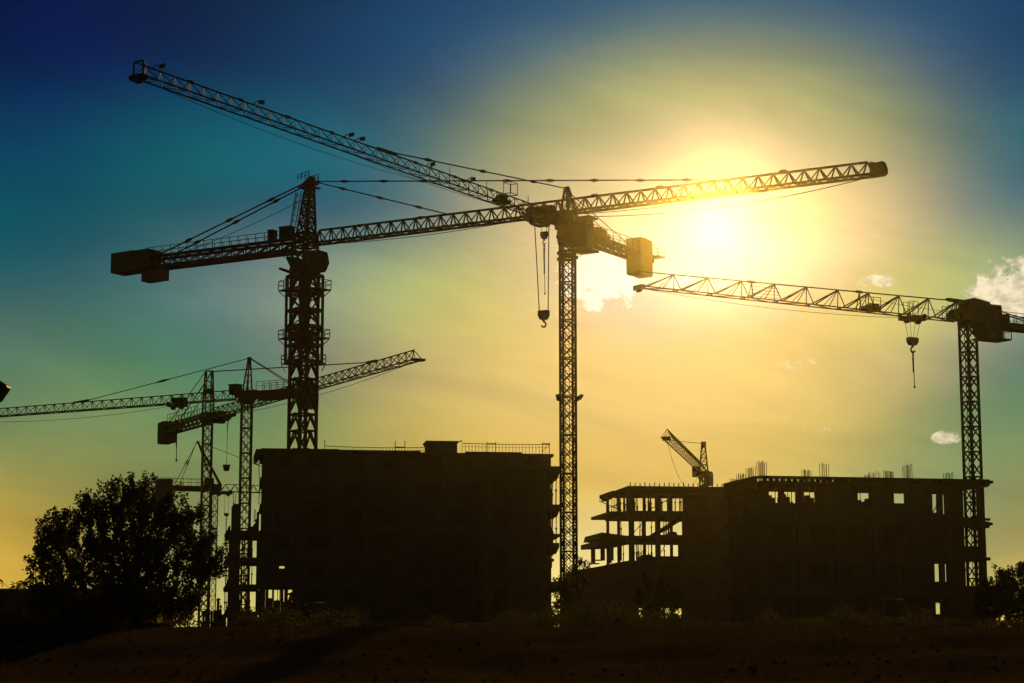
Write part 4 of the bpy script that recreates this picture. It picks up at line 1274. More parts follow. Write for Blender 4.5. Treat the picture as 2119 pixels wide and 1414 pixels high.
# joist formwork hung below the roof edge, with gaps between the joists
mb_names = []
rr = random.Random(4)
MB().box(-0.3, -0.42, zr - 0.1, 20.8, -0.26, zr + 0.06).build("edge_waler", MA["timber"], b1)
x = 0.3
while x < 20.2:
    w = rr.choice((0.2, 0.22, 0.25)) if (x < 6.2 or 13 < x < 14) else rr.choice((0.3, 0.75, 0.9))
    MB().box(x, -0.2, zr + 0.002, x + w, 0.5, zr + 0.318).build("joist_end", MA["timber"], b1)
    x += w + (0.32 if x < 6.2 else rr.choice((0.05, 0.06, 0.25)))
for (px_, h, n, w) in ((1578, 1.35, 5, 0.62), (1677, 0.66, 5, 0.62), (1714, 1.3, 4, 0.6), (1803, 0.3, 3, 0.3), (1812, 0.55, 2, 0.3), (1825, 0.6, 2, 0.35), (1845, 0.68, 4, 0.35), (1855, 0.64, 4, 0.3), (1890, 1.28, 5, 0.6), (1977, 0.62, 5, 0.6)):
    u = (px_ - 1575) / (2043 - 1575) * 20.5
    rebar(b1, max(0.4, u), 0.95, zr, h + 0.55, n, w, int(px_))
rr = random.Random(8)
for q in range(34):
    u = rr.choice((rr.uniform(0.4, 6), rr.uniform(8.4, 11), rr.uniform(11.6, 14)))
    prop(b1, u, rr.uniform(1.0, 8.6), lev1[2], zr - 0.17, (rr.uniform(-0.04, 0.04), 0))
zr += 0.5
for (u, y, k) in ((15.9, 3, 3), (16.3, 6, 3), (16.6, 8, 3), (16.8, 4, 3), (18.2, 7, 3), (16.1, 5, 1), (18.0, 6, 2)):
    prop(b1, u, y, lev1[k - 1], lev1[k] - 0.29)
for (z, xo) in ((zr, 0.75), (lev1[2], 0.55)):
    MB().box(20.76, 0.2, z - 0.3, 20.75 + xo, 4.0, z - 0.05).box(20.76, 0.3, z - 0.52, 20.6 + xo * 0.8, 3.8, z - 0.31).build("formwork_board", MA["timber"], b1)
MB().box(20.52, 0.02, lev1[2] + 0.1, 21.0, 0.5, lev1[2] + 0.3).build("formwork_board", MA["timber"], b1)
# sloping stair flight formwork along the left flank
MB().hexa([(-0.5, 0.3, zr - 1.3), (-0.26, 0.3, zr - 1.3), (-0.26, 8.8, zr - 1.3), (-0.5, 8.8, zr - 1.3),
           (-0.5, 0.3, zr), (-0.26, 0.3, zr), (-0.26, 8.8, zr - 0.02), (-0.5, 8.8, zr - 0.02)]).build("flank_formwork", MA["timber"], b1)

# ---- right-hand frame: far open block
c2 = at(1301, 1008, 215.0)
lev2 = [4.75, 7.5, 10.25, 13.0, 15.75]

def front2(k, i):
    if k == 0: return [(0.28, 0.62, 0.3, 0.52), (0.0, 0.9, 0.28, 0.52), "solid", "solid"][i]
    if i == 1 and k == 2: return (0.0, 0.8, 0.22, 0.99)
    if i == 1 and k == 3: return (0.0, 0.97, 0.05, 0.99)
    if i in (0, 1): return "open" if k != 1 else "solid"
    if i == 2: return {4: (0.05, 0.85, 0.35, 0.98), 3: (0.1, 0.35, 0.4, 0.98), 2: (0.05, 0.2, 0.1, 0.6)}.get(k, "solid")
    return "solid"

def back2(k, i):
    if k == 0: return "open" if i in (0, 1, 2) else "solid"
    return "open" if i in (0, 1, 2) else "solid"

b2 = frame_block("unfinished_building", "open concrete frame with propped floors and a ragged left edge below the distant crane", (c2.x, c2.y), R(8), 12.6, 13.5, lev2, 4, front2, back2, cw=0.31, st=0.42, over=0.12,
                 side=(False, True))
zr = lev2[-1]
MB().box(-0.2, -0.5, zr - 0.75, 12.4, -0.13, zr - 0.05).build("edge_beam", MA["timber"], b2)
mb = MB()
MB().box(-0.7, 6.0, zr - 0.55, -0.125, 14.0, zr - 0.1).box(-0.5, 9.0, zr - 0.85, -0.13, 13.8, zr - 0.56).build("formwork_board", MA["timber"], b2)
rr = random.Random(21)
for q in range(22):
    u = 0.1 + q * 0.55
    MB().box(u, -0.25, zr, u + 0.09, -0.16, zr + rr.choice((0.35, 0.4, 0.45, 0.3))).build("edge_post", MA["timber"], b2)
for k in (4, 3, 2):
    for q in range({4: 44, 3: 14, 2: 18}[k]):
        u = rr.uniform(0.3, 6.4)
        prop(b2, u, rr.uniform(1.0, 12.5), lev2[k - 1], lev2[k] - 0.43, (rr.uniform(-0.08, 0.08), 0), 0.065)
for q in range(7):
    prop(b2, -0.55 + 0.05 * q, 2.0 + 1.6 * q, lev2[3] + 0.05, zr - 0.86, (rr.uniform(-0.1, 0.1), 0), 0.05)
MB().bar((2.5, 0.8, lev2[3] + 0.2), (5.9, 0.8, zr - 0.75), 0.09).build("raking_prop", MA["steel"], b2)
MB().bar((-0.2, 3.0, lev2[3] + 0.2), (-1.9, 8.0, lev2[3] + 1.6), 0.08).build("raking_prop", MA["steel"], b2)
# lower floors run out further on the left
MB().box(-2.0, 1.0, lev2[3] - 0.35, -0.125, 12.5, lev2[3] - 0.02).build("side_slab", MA["slab"], b2)
MB().hexa([(-3.2, 0.3, lev2[2] - 0.3), (-0.13, 0.3, lev2[2] - 0.45), (-0.13, 11, lev2[2] - 0.45), (-3.2, 11, lev2[2] - 0.3),
           (-3.0, 0.3, lev2[2] + 0.35), (-0.13, 0.3, lev2[2] + 0.0), (-0.13, 11, lev2[2] + 0.0), (-3.0, 11, lev2[2] + 0.35)]).build("side_slab", MA["slab"], b2)
MB().hexa([(-3.5, 0.0, lev2[2] - 1.15), (-0.13, 0.0, lev2[2] - 1.0), (-0.13, 11, lev2[2] - 1.0), (-3.5, 11, lev2[2] - 1.15),
           (-3.5, 0.0, lev2[2] - 0.6), (-0.13, 0.0, lev2[2] - 0.46), (-0.13, 11, lev2[2] - 0.46), (-3.5, 11, lev2[2] - 0.6)]).build("side_beam", MA["slab"], b2)
cme = MB().box(-0.22, -0.22, 0, 0.22, 0.22, lev2[2] - 1.16 - lev2[1]).mesh("column", MA["concrete"])
for (x, y) in ((-2.9, 0.5), (-1.9, 0.6), (-1.0, 0.5), (-2.6, 8.0), (-0.6, 8.5)):
    link("column", cme, b2, (x, y, lev2[1]))
MB().hexa([(-5.6, 0.0, 0.0), (-0.003, 0.0, 0.0), (-0.003, 11, 0.0), (-5.6, 11, 0.0),
           (-5.3, 0.0, lev2[1] - 1.0), (-0.003, 0.0, lev2[1] - 0.05), (-0.003, 11, lev2[1] - 0.05), (-5.3, 11, lev2[1] - 1.0)]).build("ramp_wall", MA["concrete"], b2)
MB().box(-4.0, 0.2, lev2[1] - 0.02, -2.9, 1.0, lev2[1] + 0.1).box(-4.3, 0.3, lev2[1] - 0.4, -3.3, 1.2, lev2[1] - 0.28).build("formwork_board", MA["timber"], b2)
MB().box(1.6, 1.5, lev2[1], 4.9, 4.0, lev2[1] + 0.5).box(1.9, 1.6, lev2[1] + 0.5, 3.0, 3.4, lev2[1] + 0.72).build("timber_stack", MA["timber"], b2)
for (y, h, s_) in ((8.5, 0.95, 71), (6.6, 1.25, 72), (4.0, 1.6, 73)):
    rebar(b1, 0.45, y, lev1[-1], h, 5, 0.62, s_)

# stairs, boards and braces inside the open floors
MB().hexa([(2.6, 2.0, lev2[2]), (3.4, 2.0, lev2[2]), (3.4, 3.2, lev2[2]), (2.6, 3.2, lev2[2]), (6.2, 2.0, lev2[3] - 0.6), (7.0, 2.0, lev2[3] - 0.6), (7.0, 3.2, lev2[3] - 0.6), (6.2, 3.2, lev2[3] - 0.6)]).build("stair_flight", MA["slab"], b2)
MB().hexa([(6.6, 3.0, lev2[3]), (7.4, 3.0, lev2[3]), (7.4, 4.2, lev2[3]), (6.6, 4.2, lev2[3]), (9.2, 3.0, zr - 2.0), (10.0, 3.0, zr - 2.0), (10.0, 4.2, zr - 2.0), (9.2, 4.2, zr - 2.0)]).build("stair_flight", MA["slab"], b2)
MB().box(4.6, 0.6, lev2[2], 5.6, 1.6, lev2[2] + 0.35).box(4.9, 0.7, lev2[2] + 0.35, 5.5, 1.5, lev2[2] + 0.5).build("timber_stack", MA["timber"], b2)
MB().bar((0.4, 0.5, lev2[2] + 0.1), (2.4, 0.5, lev2[3] - 0.45), 0.07).build("raking_prop", MA["steel"], b2)
MB().bar((4.2, 6.0, lev2[1] + 0.1), (5.6, 6.0, lev2[2] - 0.45), 0.07).build("raking_prop", MA["steel"], b2)
MB().box(-0.3, 0.2, lev2[4] - 1.0, 12.3, 0.34, lev2[4] - 0.43).build("drop_beam", MA["concrete"], b2)
for (u, k, h) in ((17.9, 1, 0.5), (18.6, 3, 0.45), (16.2, 3, 0.6), (15.9, 1, 0.3), (0.9, 3, 1.9), (2.2, 3, 2.0), (4.4, 3, 1.95), (9.1, 3, 1.6), (10.0, 3, 1.75)):
    MB().box(u, 1.2, lev1[k - 1], u + 0.8, 2.2, lev1[k - 1] + h).box(u + 0.15, 1.3, lev1[k - 1] + h, u + 0.5, 2.0, lev1[k - 1] + h + 0.22).build("brick_pallet", MA["wall"], b1)
for (u, k) in ((17.6, 3), (18.0, 2), (17.8, 1), (15.7, 3)):
    MB().bar((u, 0.9, lev1[k - 1] + 0.3), (u + 1.5, 0.9, lev1[k] - 0.5), 0.07).bar((u + 0.9, 1.4, lev1[k - 1]), (u + 0.95, 1.4, lev1[k] - 0.29), 0.08).build("raking_prop", MA["steel"], b1)

# ---- low shed behind the tree on the left
sh = thing("site_shed", "low flat-roofed dark shed beside the bushy tree at the frame's edge", "shed", (-27.5, 104.0, GZ), 0.0)
sh["label"] = "low flat-roofed dark shed running behind the large bushy tree"
MB().box(-8, 0, 0, 8.6, 5.0, 1.9).build("wall", MA["wall"], sh)
MB().box(-8.3, -0.35, 1.905, 8.9, 5.3, 2.06).build("roof", MA["slab"], sh)
MB().box(1.6, 0.4, 2.062, 3.4, 1.6, 2.26).build("roof_hatch", MA["slab"], sh)
for i in range(4):
    MB().box(-6.5 + 4.2 * i, -0.04, 0.8, -5.2 + 4.2 * i, -0.002, 1.5).build("window", MA["glass"], sh)
# ------------------------------------------------------------------ plants
def leaf_quads(v, f, c, d, ln, wd, rr):
    """one pointed leaf, two triangles each side of a slightly folded rib"""
    d = d.normalized()
    s = d.cross(Vector((rr.uniform(-1, 1), rr.uniform(-1, 1), rr.uniform(-1, 1))))
    if s.length < 1e-3: s = Vector((1, 0, 0))
    s.normalize()
    nrm_ = d.cross(s) * (wd * 0.25)
    o = len(v)
    v += [tuple(c), tuple(c + d * ln * 0.5 + s * wd / 2 + nrm_), tuple(c + d * ln), tuple(c + d * ln * 0.5 - s * wd / 2 + nrm_)]
    f += [(o, o + 1, o + 2), (o, o + 2, o + 3)]

def rnd_dir(rr):
    while True:
        d = Vector((rr.uniform(-1, 1), rr.uniform(-1, 1), rr.uniform(-1, 1)))
        if 0.05 < d.length < 1: return d.normalized()

def make_tree(name, label, base, inside, box, n_shoot, leaves, leaf, shoot_len, up, seed, trunk_r=0.22, stems=5, fill=0.5, group=None):
    """tapered trunk and limbs; leafy shoots spread through the crown's volume, denser at its skin"""
    rr = random.Random(seed)
    base = Vector(base)
    t = thing(name, label, "tree", base, 0, group)
    cen = Vector(((box[0] + box[1]) / 2, (box[2] + box[3]) / 2, box[4] + (box[5] - box[4]) * 0.45))
    tr = MB()
    fork = Vector((cen.x * 0.3, cen.y * 0.3, max(0.5, box[4] + (box[5] - box[4]) * 0.15)))
    mid = fork * 0.5 + Vector((0.05, 0.03, 0))
    tr.tube((0, 0, -0.05), mid, trunk_r, trunk_r * 0.8, 9).tube(mid, fork, trunk_r * 0.8, trunk_r * 0.65, 9)
    tr.build("trunk", MA["bark"], t, smooth=True)
    tips = []
    limbs = MB()
    for i in range(stems):
        a = 2 * math.pi * i / stems + rr.uniform(-0.4, 0.4)
        k = rr.uniform(0.3, 0.75)
        tgt = Vector((cen.x + math.cos(a) * (box[1] - box[0]) * 0.5 * k, cen.y + math.sin(a) * (box[3] - box[2]) * 0.5 * k, box[4] + (box[5] - box[4]) * rr.uniform(0.5, 0.8)))
        m1 = fork.lerp(tgt, 0.5) + Vector((rr.uniform(-.3, .3), rr.uniform(-.3, .3), 0.2))
        limbs.tube(fork, m1, trunk_r * 0.5, trunk_r * 0.33, 7).tube(m1, tgt, trunk_r * 0.33, trunk_r * 0.12, 6)
        tips += [m1, tgt, m1.lerp(tgt, 0.5)]
        for j in range(4):
            s0 = m1.lerp(tgt, rr.uniform(0, 0.9))
            e = s0 + Vector((rr.uniform(-1, 1), rr.uniform(-1, 1), rr.uniform(0.2, 1.0))) * (box[5] - box[4]) * 0.16
            limbs.tube(s0, e, trunk_r * 0.14, trunk_r * 0.05, 5)
            tips.append(e)
    v, f = [], []
    k = 0
    guard = 0
    while k < n_shoot and guard < n_shoot * 60:
        guard += 1
        p = Vector((rr.uniform(box[0], box[1]), rr.uniform(box[2], box[3]), rr.uniform(box[4], box[5])))
        q = inside(p)
        if q <= 0: continue
        if q > 0.35 and rr.random() > fill: continue
        out = (p - cen); out.z *= 0.6
        out = out.normalized() if out.length > 0.01 else Vector((0, 0, 1))
        d = (out * (1 - up) + Vector((0, 0, up)) + rnd_dir(rr) * 0.3).normalized()
        L = shoot_len * rr.uniform(0.55, 1.35)
        if q < 0.25 and k % 3 == 0:
            limbs.tube(p - d * L * 0.3, p + d * L, 0.018, 0.008, 4, False)
        nl = int(leaves * rr.uniform(0.7, 1.3))
        for i in range(nl):
            s = rr.random()
            c = p + d * (L * s) + rnd_dir(rr) * (leaf * (1.1 - 0.55 * s))
            dd = (d * 0.5 + rnd_dir(rr)).normalized()
            leaf_quads(v, f, c, dd, leaf * rr.uniform(0.75, 1.25), leaf * rr.uniform(0.5, 0.8), rr)
        k += 1
    limbs.build("branches", MA["bark"], t)["kind"] = "stuff"
    mb = MB(); mb.v, mb.f = v, f
    mb.build("crown", MA["leaf"], t)
    return t

# the big bushy tree: broad, lopsided dome with upright shoots along the top
TB = at(285, 1305, 95.0)
def prof(dx):
    """height of the dome above the ground at distance dx from the stem, from the outline in the photograph"""
    pts = [(-5.25, 2.6), (-4.95, 4.4), (-4.2, 5.0), (-3.3, 5.5), (-2.7, 6.2), (-1.6, 6.6), (-0.6, 6.7), (0.3, 6.65), (0.85, 5.9), (1.7, 5.9), (2.5, 5.6), (3.0, 4.9), (3.6, 4.0), (4.05, 2.8)]
    if dx <= pts[0][0] or dx >= pts[-1][0]: return 0.0
    for (a, ha), (b, hb_) in zip(pts[:-1], pts[1:]):
        if a <= dx <= b:
            return ha + (hb_ - ha) * (dx - a) / (b - a)

def in_big(p):
    side = abs(p.y) / 3.4
    if side >= 1: return -1
    dx = p.x / math.sqrt(1 - side * side) if side < 1 else 99
    h = prof(dx)
    if not h: return -1
    h *= (1 - 0.35 * side * side)
    bump = 0.35 * math.sin(p.x * 2.3 + 1.0) * math.sin(p.y * 2.0) + 0.25 * math.sin(p.x * 5.1 + p.y * 3.0)
    top = h + bump
    if p.z > top or p.z < 0.1: return -1
    if p.z < 2.4 and dx > 2.55 + 0.3 * p.z: return -1
    edge = min(dx + 5.25, 4.05 - dx) / 4.0
    low = 1.0 if p.z > 1.0 else 0.5
    return max(0.001, min((top - p.z) / 3.2, edge + 0.02, (1 - side) * 1.2)) * low

make_tree("bushy_tree", "large bushy tree with upright leafy shoots in front of the ochre cranes", (TB.x, TB.y, GZ), in_big, (-5.3, 4.1, -3.4, 3.4, 0.2, 7.4), 1250, 42, 0.165, 0.72, 0.74, 3, 0.3, 7, 0.42)

def ell(rx, ry, z0, z1, sd=0.0):
    cz, rz_ = (z0 + z1) / 2, (z1 - z0) / 2
    def fn(p):
        r = math.sqrt((p.x / rx) ** 2 + (p.y / ry) ** 2 + ((p.z - cz) / rz_) ** 2)
        r += 0.16 * math.sin(p.x * 3.1 + sd) * math.sin(p.z * 2.7 + sd) + 0.08 * math.sin(p.z * 6 + p.x * 5)
        return 1 - r
    return fn

def small_tree(name, label, px, py_top, Y, wpx, seed, z0=0.4, n=240, leaf=0.2, group=None, fill=0.6):
    p = at(px, py_top, Y)
    h = p.z - GZ
    r = wpx * Y / F / 2
    return make_tree(name, label, (p.x, Y, GZ), ell(r, r, z0, h, seed), (-r, r, -r, r, z0, h), n, 30, leaf, 0.45, 0.5, seed, 0.09, 4, fill, group)

small_tree("young_tree", "leafy young tree beside the utility pole right of the concrete frame", 2104, 1172, 140.0, 96, 31, 0.3, 380, 0.18)
small_tree("young_tree", "low rounded tree against the right flank of the concrete frame", 2046, 1206, 150.0, 44, 32, 0.2, 220, 0.18)
small_tree("shrub", "slender shrub growing at the foot of the grey crane's mast", 1200, 1160, 150.0, 40, 33, 0.2, 85, 0.16, fill=0.8)
small_tree("shrub", "low shrub between the grey crane's mast and the balcony block", 1168, 1192, 152.0, 46, 34, 0.1, 110, 0.16, fill=0.8)
small_tree("shrub", "small leafy shrub seen against the open frame's lowest window", 1330, 1184, 170.0, 26, 35, 0.2, 60, 0.17, fill=0.8)
small_tree("shrub", "spreading shrub before the open frame's lower wall", 1378, 1192, 172.0, 60, 36, 0.1, 90, 0.17, fill=0.8)

# broad-leaved creeper on the shed roof
rr = random.Random(5)
v, f = [], []
stems = MB()
p0 = at(52, 1218, 104.0)
cr = thing("creeper", "broad drooping leaves of a plant growing over the shed roof", "plant", (p0.x, 103.9, GZ + 2.06))
for i in range(16):
    b = Vector((rr.uniform(-0.9, 0.7), rr.uniform(-0.2, 0.5), 0))
    tip = b + Vector((rr.uniform(-0.4, 0.3), 0, rr.uniform(0.1, 0.42)))
    stems.tube(b, tip, 0.015, 0.01, 4)
    for k in range(3):
        d = Vector((rr.uniform(-1, 1), rr.uniform(-0.4, 0.4), rr.uniform(-0.5, 0.35)))
        leaf_quads(v, f, tip, d, rr.uniform(0.25, 0.42), 0.13, rr)
stems.build("stem", MA["bark"], cr)
mb = MB(); mb.v, mb.f = v, f
mb.build("foliage", MA["leaf"], cr)

# weeds and dry grass over the bank
rr = random.Random(12)
v, f = [], []
for i in range(15000):
    y = 53 + 36 * rr.random() ** 1.2
    x = rr.uniform(-0.32, 0.32) * y
    g = math.sin(x * 0.8 + 2) * math.sin(y * 0.5) + 0.6 * math.sin(x * 2.3 - y)
    if g < rr.uniform(-1.0, 0.8): continue
    h = rr.uniform(0.06, 0.26) * (1.0 + (0.8 if (x < -4 and rr.random() < 0.35) else 0))
    z = gz(x, y) - 0.02
    a = rr.uniform(0, math.pi); w = rr.uniform(0.006, 0.016)
    dx, dy = math.cos(a) * w, math.sin(a) * w
    lx, ly = rr.uniform(-0.4, 0.4) * h, rr.uniform(-0.4, 0.4) * h
    o = len(v)
    v += [(x - dx, y - dy, z), (x + dx, y + dy, z), (x + lx * 0.5 + dx * .7, y + ly * 0.5 + dy * .7, z + h * 0.6), (x + lx * 0.5 - dx * .7, y + ly * 0.5 - dy * .7, z + h * 0.6), (x + lx * 1.3, y + ly * 1.3, z + h)]
    f += [(o, o + 1, o + 2, o + 3), (o + 3, o + 2, o + 4)]
mb = MB(); mb.v, mb.f = v, f
tag(mb.build("grass", MA["grass"]), "sparse dry grass and weeds covering the foreground bank", "grass", kind="stuff")

# low scrub along the top of the bank, in front of the buildings
rr = random.Random(44)
v, f = [], []
clumps = []
for i in range(420):
    y = rr.uniform(86, 104)
    x = rr.uniform(-0.29, 0.29) * y
    pxl = CX + F * x / y
    if 405 < pxl < 480: continue
    base_h = 0.45 + 0.35 * math.sin(pxl * 0.011 + 1.0) + 0.3 * math.sin(pxl * 0.037) + 0.25 * math.sin(pxl * 0.083 + 2)
    if 1120 < pxl < 1420: base_h += 0.55
    hgt = max(0.15, base_h) * rr.uniform(0.5, 1.3)
    clumps.append((x, y, hgt, rr.uniform(0.25, 0.7)))
for (x, y, hgt, wd) in clumps:
    for k in range(int(45 + 60 * hgt)):
        c = Vector((x + rr.gauss(0, wd * 0.6), y + rr.gauss(0, wd * 0.6), 0))
        c.z = gz(c.x, c.y) + hgt * abs(rr.betavariate(1.3, 1.8))
        leaf_quads(v, f, c, Vector((rr.uniform(-1, 1), rr.uniform(-1, 1), rr.uniform(-0.3, 1.2))), rr.uniform(0.09, 0.2), rr.uniform(0.05, 0.1), rr)
mb = MB(); mb.v, mb.f = v, f
tag(mb.build("scrub", MA["leaf"]), "low tangled scrub along the top of the bank", "scrub", kind="stuff")

# clods and stones on the bank
rr = random.Random(17)
mb = MB()
for i in range(900):
    y = 53 + 34 * rr.random(); x = rr.uniform(-0.3, 0.3) * y; s = rr.uniform(0.03, 0.11)
    z = gz(x, y)
    o = len(mb.v)
    pts = [(s * rr.uniform(.6, 1.2), 0, 0), (0, s * rr.uniform(.6, 1.2), 0), (-s * rr.uniform(.6, 1.2), 0, 0), (0, -s * rr.uniform(.6, 1.2), 0), (s * .2, 0, s * rr.uniform(.5, 1.0)), (0, 0, -s * .6)]
    mb.v += [(x + a, y + b, z + c_) for a, b, c_ in pts]
    mb.f += [(o, o + 1, o + 4), (o + 1, o + 2, o + 4), (o + 2, o + 3, o + 4), (o + 3, o, o + 4), (o + 1, o, o + 5), (o + 2, o + 1, o + 5), (o + 3, o + 2, o + 5), (o, o + 3, o + 5)]
tag(mb.build("stones", MA["ground"]), "loose clods and stones scattered over the bank", "stones", kind="stuff")

# steel pipe lying on the bank, catching the low sun
a, b = onz(274, 1402, 0.35), onz(330, 1417, 0.3)
pp = thing("steel_pipe", "thin steel pipe lying slanted across the foot of the bank", "pipe", (a.x, a.y, gz(a.x, a.y)))
d = Vector((b.x - a.x, b.y - a.y, 0))
ln_ = 2.6
dn = Vector((0.92, -0.39, 0))
z1 = gz(a.x + dn.x * ln_, a.y + dn.y * ln_) - gz(a.x, a.y)
MB().tube((0, 0, 0.12), (dn.x * ln_, dn.y * ln_, z1 + 0.1), 0.05, 0.05, 10).build("tube", MA["steel"], pp)
MB().tube((-0.03, 0.012, 0.12), (0.12, -0.05, 0.12), 0.065, 0.065, 10).build("collar", MA["steel"], pp)

# ------------------------------------------------------------------ utility pole, lamp, person
pt = at(2062, 1194, 200.0)
up_ = thing("utility_pole", "thin wooden utility pole with slack wires between the young trees", "pole", (pt.x, 200.0, GZ))
H_ = pt.z - GZ
MB().tube((0.2, 0, 0), (0, 0, H_), 0.13, 0.085, 8).build("pole_shaft", MA["wood"], up_)
MB().bar((-0.35, 0, H_ - 0.75), (0.35, 0, H_ - 0.75), 0.09).build("crossarm", MA["wood"], up_)
for s in (-0.3, 0.3):
    MB().tube((s, 0, H_ - 0.71), (s, 0, H_ - 0.52), 0.04, 0.03, 6).build("insulator", MA["lamp"], up_)
MB().path(sag((-0.3, 0, H_ - 0.56), (-9.0, -6.0, H_ - 3.2), 0.2, 8), 0.022).build("wire", MA["rope"], up_)
MB().path(sag((0.3, 0, H_ - 0.56), (12.0, -2.0, H_ - 4.6), 0.2, 8), 0.022).build("wire", MA["rope"], up_)

lp = at(-70, 830, 44.0)
lm = thing("street_lamp", "tilted boxy lamp head on a tall pole reaching into view", "street lamp", (lp.x, 44.0, gz(lp.x, 44.0)))
zt_ = at(-70, 830, 44.0).z - gz(lp.x, 44.0)
tipl = at(20, 801, 44.0) - Vector((lp.x, 44.0, gz(lp.x, 44.0)))
MB().tube((0, 0, -0.05), (0, 0, zt_ - 0.6), 0.09, 0.055, 10).build("lamp_post", MA["grey"], lm)
MB().tube((0, 0, zt_ - 0.65), (0.25, 0, zt_ - 0.1), 0.05, 0.045, 8).build("bracket", MA["grey"], lm)
ax_ = Vector((math.cos(R(-33)), 0, math.sin(R(-33)))); ay_ = Vector((-ax_.z, 0, ax_.x))
# a rounded slab whose upper right corner is the one seen at the picture's edge
cc = tipl - ax_ * 0.42 - ay_ * 0.2
cc2 = tipl - ax_ * 0.33 - ay_ * 0.21
MB().prism([(-0.42, -0.21), (0.30, -0.21), (0.33, -0.18), (0.33, 0.18), (0.30, 0.21), (-0.42, 0.21), (-0.47, 0.12), (-0.47, -0.12)], cc2, ax_, ay_, Vector((0, 1, 0)), 0.36).build("lamp_head", MA["lamp"], lm)
MB().tube((0.25, 0, zt_ - 0.1), tuple(cc2 - ax_ * 0.3), 0.045, 0.045, 8).build("arm", MA["grey"], lm)

def person(label, base, h, face):
    me = bpy.data.meshes.new("body")
    s = h / 1.75
    pts = {"pel": (0, 0, .95, .13, .10), "wst": (0, 0, 1.08, .125, .095), "che": (0, -.01, 1.30, .165, .11), "nec0": (0, 0, 1.46, .07, .06), "nec": (0, -.01, 1.53, .05, .05),
           "h0": (0, -.02, 1.60, .075, .085), "h1": (0, -.02, 1.70, .075, .09),
           "ls": (.17, 0, 1.42, .06, .06), "le": (.22, .03, 1.14, .045, .045), "lw": (.22, -.04, .90, .033, .033), "lh": (.215, -.06, .80, .035, .022),
           "rs": (-.17, 0, 1.42, .06, .06), "re": (-.23, .03, 1.15, .045, .045), "rw": (-.21, -.05, .92, .033, .033), "rh": (-.20, -.07, .82, .035, .022),
           "lk": (.10, -.02, .50, .062, .062), "la": (.11, .02, .09, .042, .045), "lt": (.12, -.13, .035, .04, .03), "lhp": (.085, 0, .88, .09, .09),
           "rk": (-.10, -.03, .50, .062, .062), "ra": (-.11, .02, .09, .042, .045), "rtt": (-.13, -.13, .035, .04, .03), "rhp": (-.085, 0, .88, .09, .09)}
    nm = list(pts)
    ed = [("pel", "wst"), ("wst", "che"), ("che", "nec0"), ("nec0", "nec"), ("nec", "h0"), ("h0", "h1"), ("che", "ls"), ("ls", "le"), ("le", "lw"), ("lw", "lh"), ("che", "rs"), ("rs", "re"), ("re", "rw"), ("rw", "rh"),
          ("pel", "lhp"), ("lhp", "lk"), ("lk", "la"), ("la", "lt"), ("pel", "rhp"), ("rhp", "rk"), ("rk", "ra"), ("ra", "rtt")]
    me.from_pydata([tuple(c_ * s for c_ in pts[n][:3]) for n in nm], [(nm.index(a), nm.index(b)) for a, b in ed], [])
    o = bpy.data.objects.new("tmp", me)
    col.objects.link(o)
    sk = o.modifiers.new("skin", "SKIN")
    for i, n in enumerate(nm):
        me.skin_vertices[0].data[i].radius = (pts[n][3] * s, pts[n][4] * s)
    me.skin_vertices[0].data[nm.index("pel")].use_root = True
    sb = o.modifiers.new("sub", "SUBSURF"); sb.levels = 2; sb.render_levels = 2
    dg = bpy.context.evaluated_depsgraph_get()
    m2 = bpy.data.meshes.new_from_object(o.evaluated_get(dg))
    bpy.data.objects.remove(o)
    m2.name = "body"
    m2.materials.clear(); m2.materials.append(MA["cloth"]); m2.materials.append(MA["skin"])
    for p in m2.polygons:
        p.use_smooth = True
        z = p.center.z / s
        if z > 1.5 or (0.76 < z < 0.9 and abs(p.center.x) > 0.19 * s): p.material_index = 1
    t = thing("person", label, "person", base, face)
    b = link("body", m2, t)
    hc = Vector((0, -0.02 * s, 1.665 * s))
    MB().ball(hc + Vector((0, 0.015 * s, 0.03 * s)), 0.088 * s, 0.1 * s, 0.09 * s, 10, 6).build("hair", MA["rope"], t, smooth=True)
    nose = MB().ball(hc + Vector((0, -0.098 * s, -0.03 * s)), 0.016 * s, 0.02 * s, 0.025 * s, 6, 4)
    nose.build("nose", MA["skin"], t, smooth=True)
    for sx in (-1, 1):
        MB().ball(hc + Vector((sx * 0.085 * s, 0.0, -0.02 * s)), 0.012 * s, 0.02 * s, 0.03 * s, 6, 4).build("ear", MA["skin"], t, smooth=True)
        hd = hc.z
        base_h = Vector(((0.215 if sx > 0 else -0.20) * s, (-0.065 if sx > 0 else -0.075) * s, 0.785 * s))
        for q in range(4):
            MB().path([base_h + Vector((0, (q - 1.5) * 0.018 * s, 0)), base_h + Vector((sx * -0.006 * s, (q - 1.5) * 0.018 * s, -0.04 * s)), base_h + Vector((sx * -0.02 * s, (q - 1.5) * 0.017 * s, -(0.07 - 0.008 * abs(q - 1.3)) * s))], 0.008 * s, 6).build("finger", MA["skin"], t)
        MB().path([base_h + Vector((0, -0.03 * s, 0.03 * s)), base_h + Vector((sx * -0.01 * s, -0.055 * s, 0.0)), base_h + Vector((sx * -0.015 * s, -0.055 * s, -0.03 * s))], 0.009 * s, 6).build("thumb", MA["skin"], t)
    return t

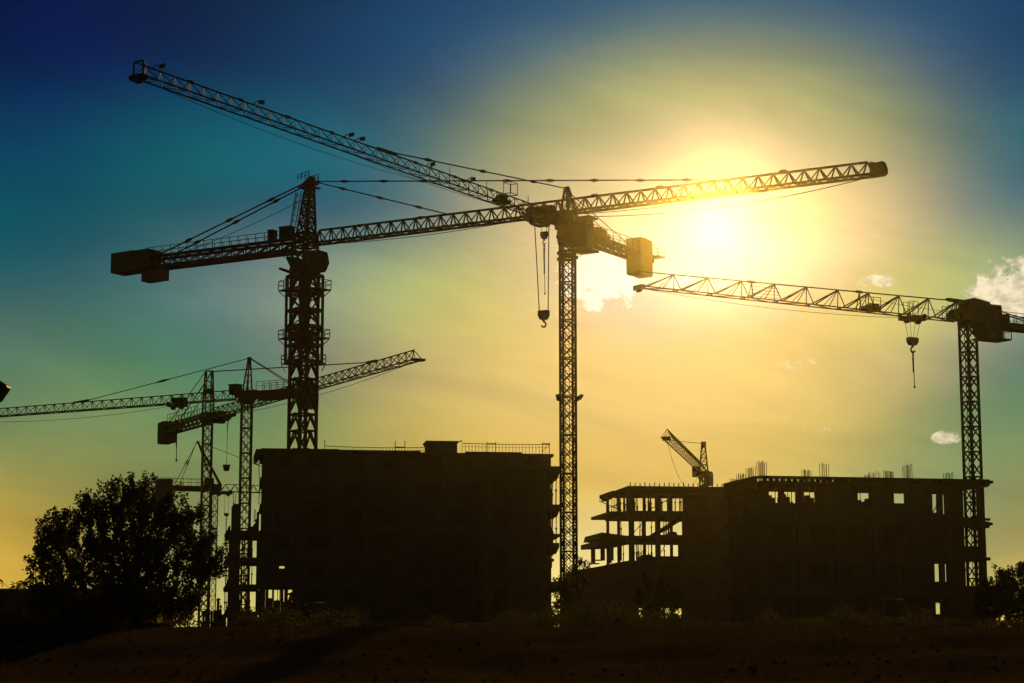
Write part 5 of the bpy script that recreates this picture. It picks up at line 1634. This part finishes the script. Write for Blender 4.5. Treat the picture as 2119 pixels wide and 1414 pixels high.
pb = at(455.5, 1300, 150.0)
person("person in dark work clothes standing upright at the edge of the site", (pb.x, 150.0, GZ), 1.74, R(120))
# post the person stands beside
gp = at(451, 1238, 152.0)
po = thing("timber_post", "rough timber post standing behind the person with a slack cable", "post", (gp.x, 152.0, GZ))
MB().tube((0, 0, 0), (0.03, 0, gp.z - GZ), 0.13, 0.1, 8).build("post_shaft", MA["wood"], po)
MB().bar((-0.15, 0, gp.z - GZ - 0.15), (0.22, 0, gp.z - GZ - 0.1), 0.1).build("cleat", MA["wood"], po)
w_end = at(486, 1258, 190.0)
MB().path(sag((0.05, 0, gp.z - GZ - 0.1), (w_end.x - gp.x, 38.0, w_end.z - GZ), 0.8, 12), 0.022).build("slack_cable", MA["rope"], po)
# board fence hiding the site's foot left of the person
bf = at(436, 1264, 146.0)
fe = thing("board_fence", "short dark board fence beside the standing person", "fence", (bf.x, 146.0, GZ))
for i in range(6):
    MB().box(-0.62 + i * 0.2, 0, 0.02, -0.44 + i * 0.2, 0.03, bf.z - GZ + 0.03 * ((i * 5) % 3)).build("board", MA["wood"], fe)
MB().box(-0.65, 0.035, 0.35, 0.6, 0.09, 0.45).build("fence_rail", MA["wood"], fe)
MB().box(-0.65, 0.035, 1.05, 0.6, 0.09, 1.15).build("fence_rail", MA["wood"], fe)

# ------------------------------------------------------------------ veiling glare
hz_ = MB().box(-1560, -75, -2.0, 1560, 1660, 56.0).build("veil", MA["rope"])  # scattering volume added to imitate lens glare over things near the sun
hm = bpy.data.materials.new("veil")
hm.use_nodes = True
hm.node_tree.nodes.clear()
pv = hm.node_tree.nodes.new("ShaderNodeVolumePrincipled")
pv.inputs["Color"].default_value = (1.0, 0.97, 0.9, 1)
pv.inputs["Density"].default_value = VEIL
pv.inputs["Anisotropy"].default_value = VEIL_G
ho = hm.node_tree.nodes.new("ShaderNodeOutputMaterial")
hm.node_tree.links.new(pv.outputs[0], ho.inputs["Volume"])
hz_.data.materials.clear()
hz_.data.materials.append(hm)
tag(hz_, "thin sunlit haze added over the site to imitate lens glare round the sun", "veil", kind="stuff")
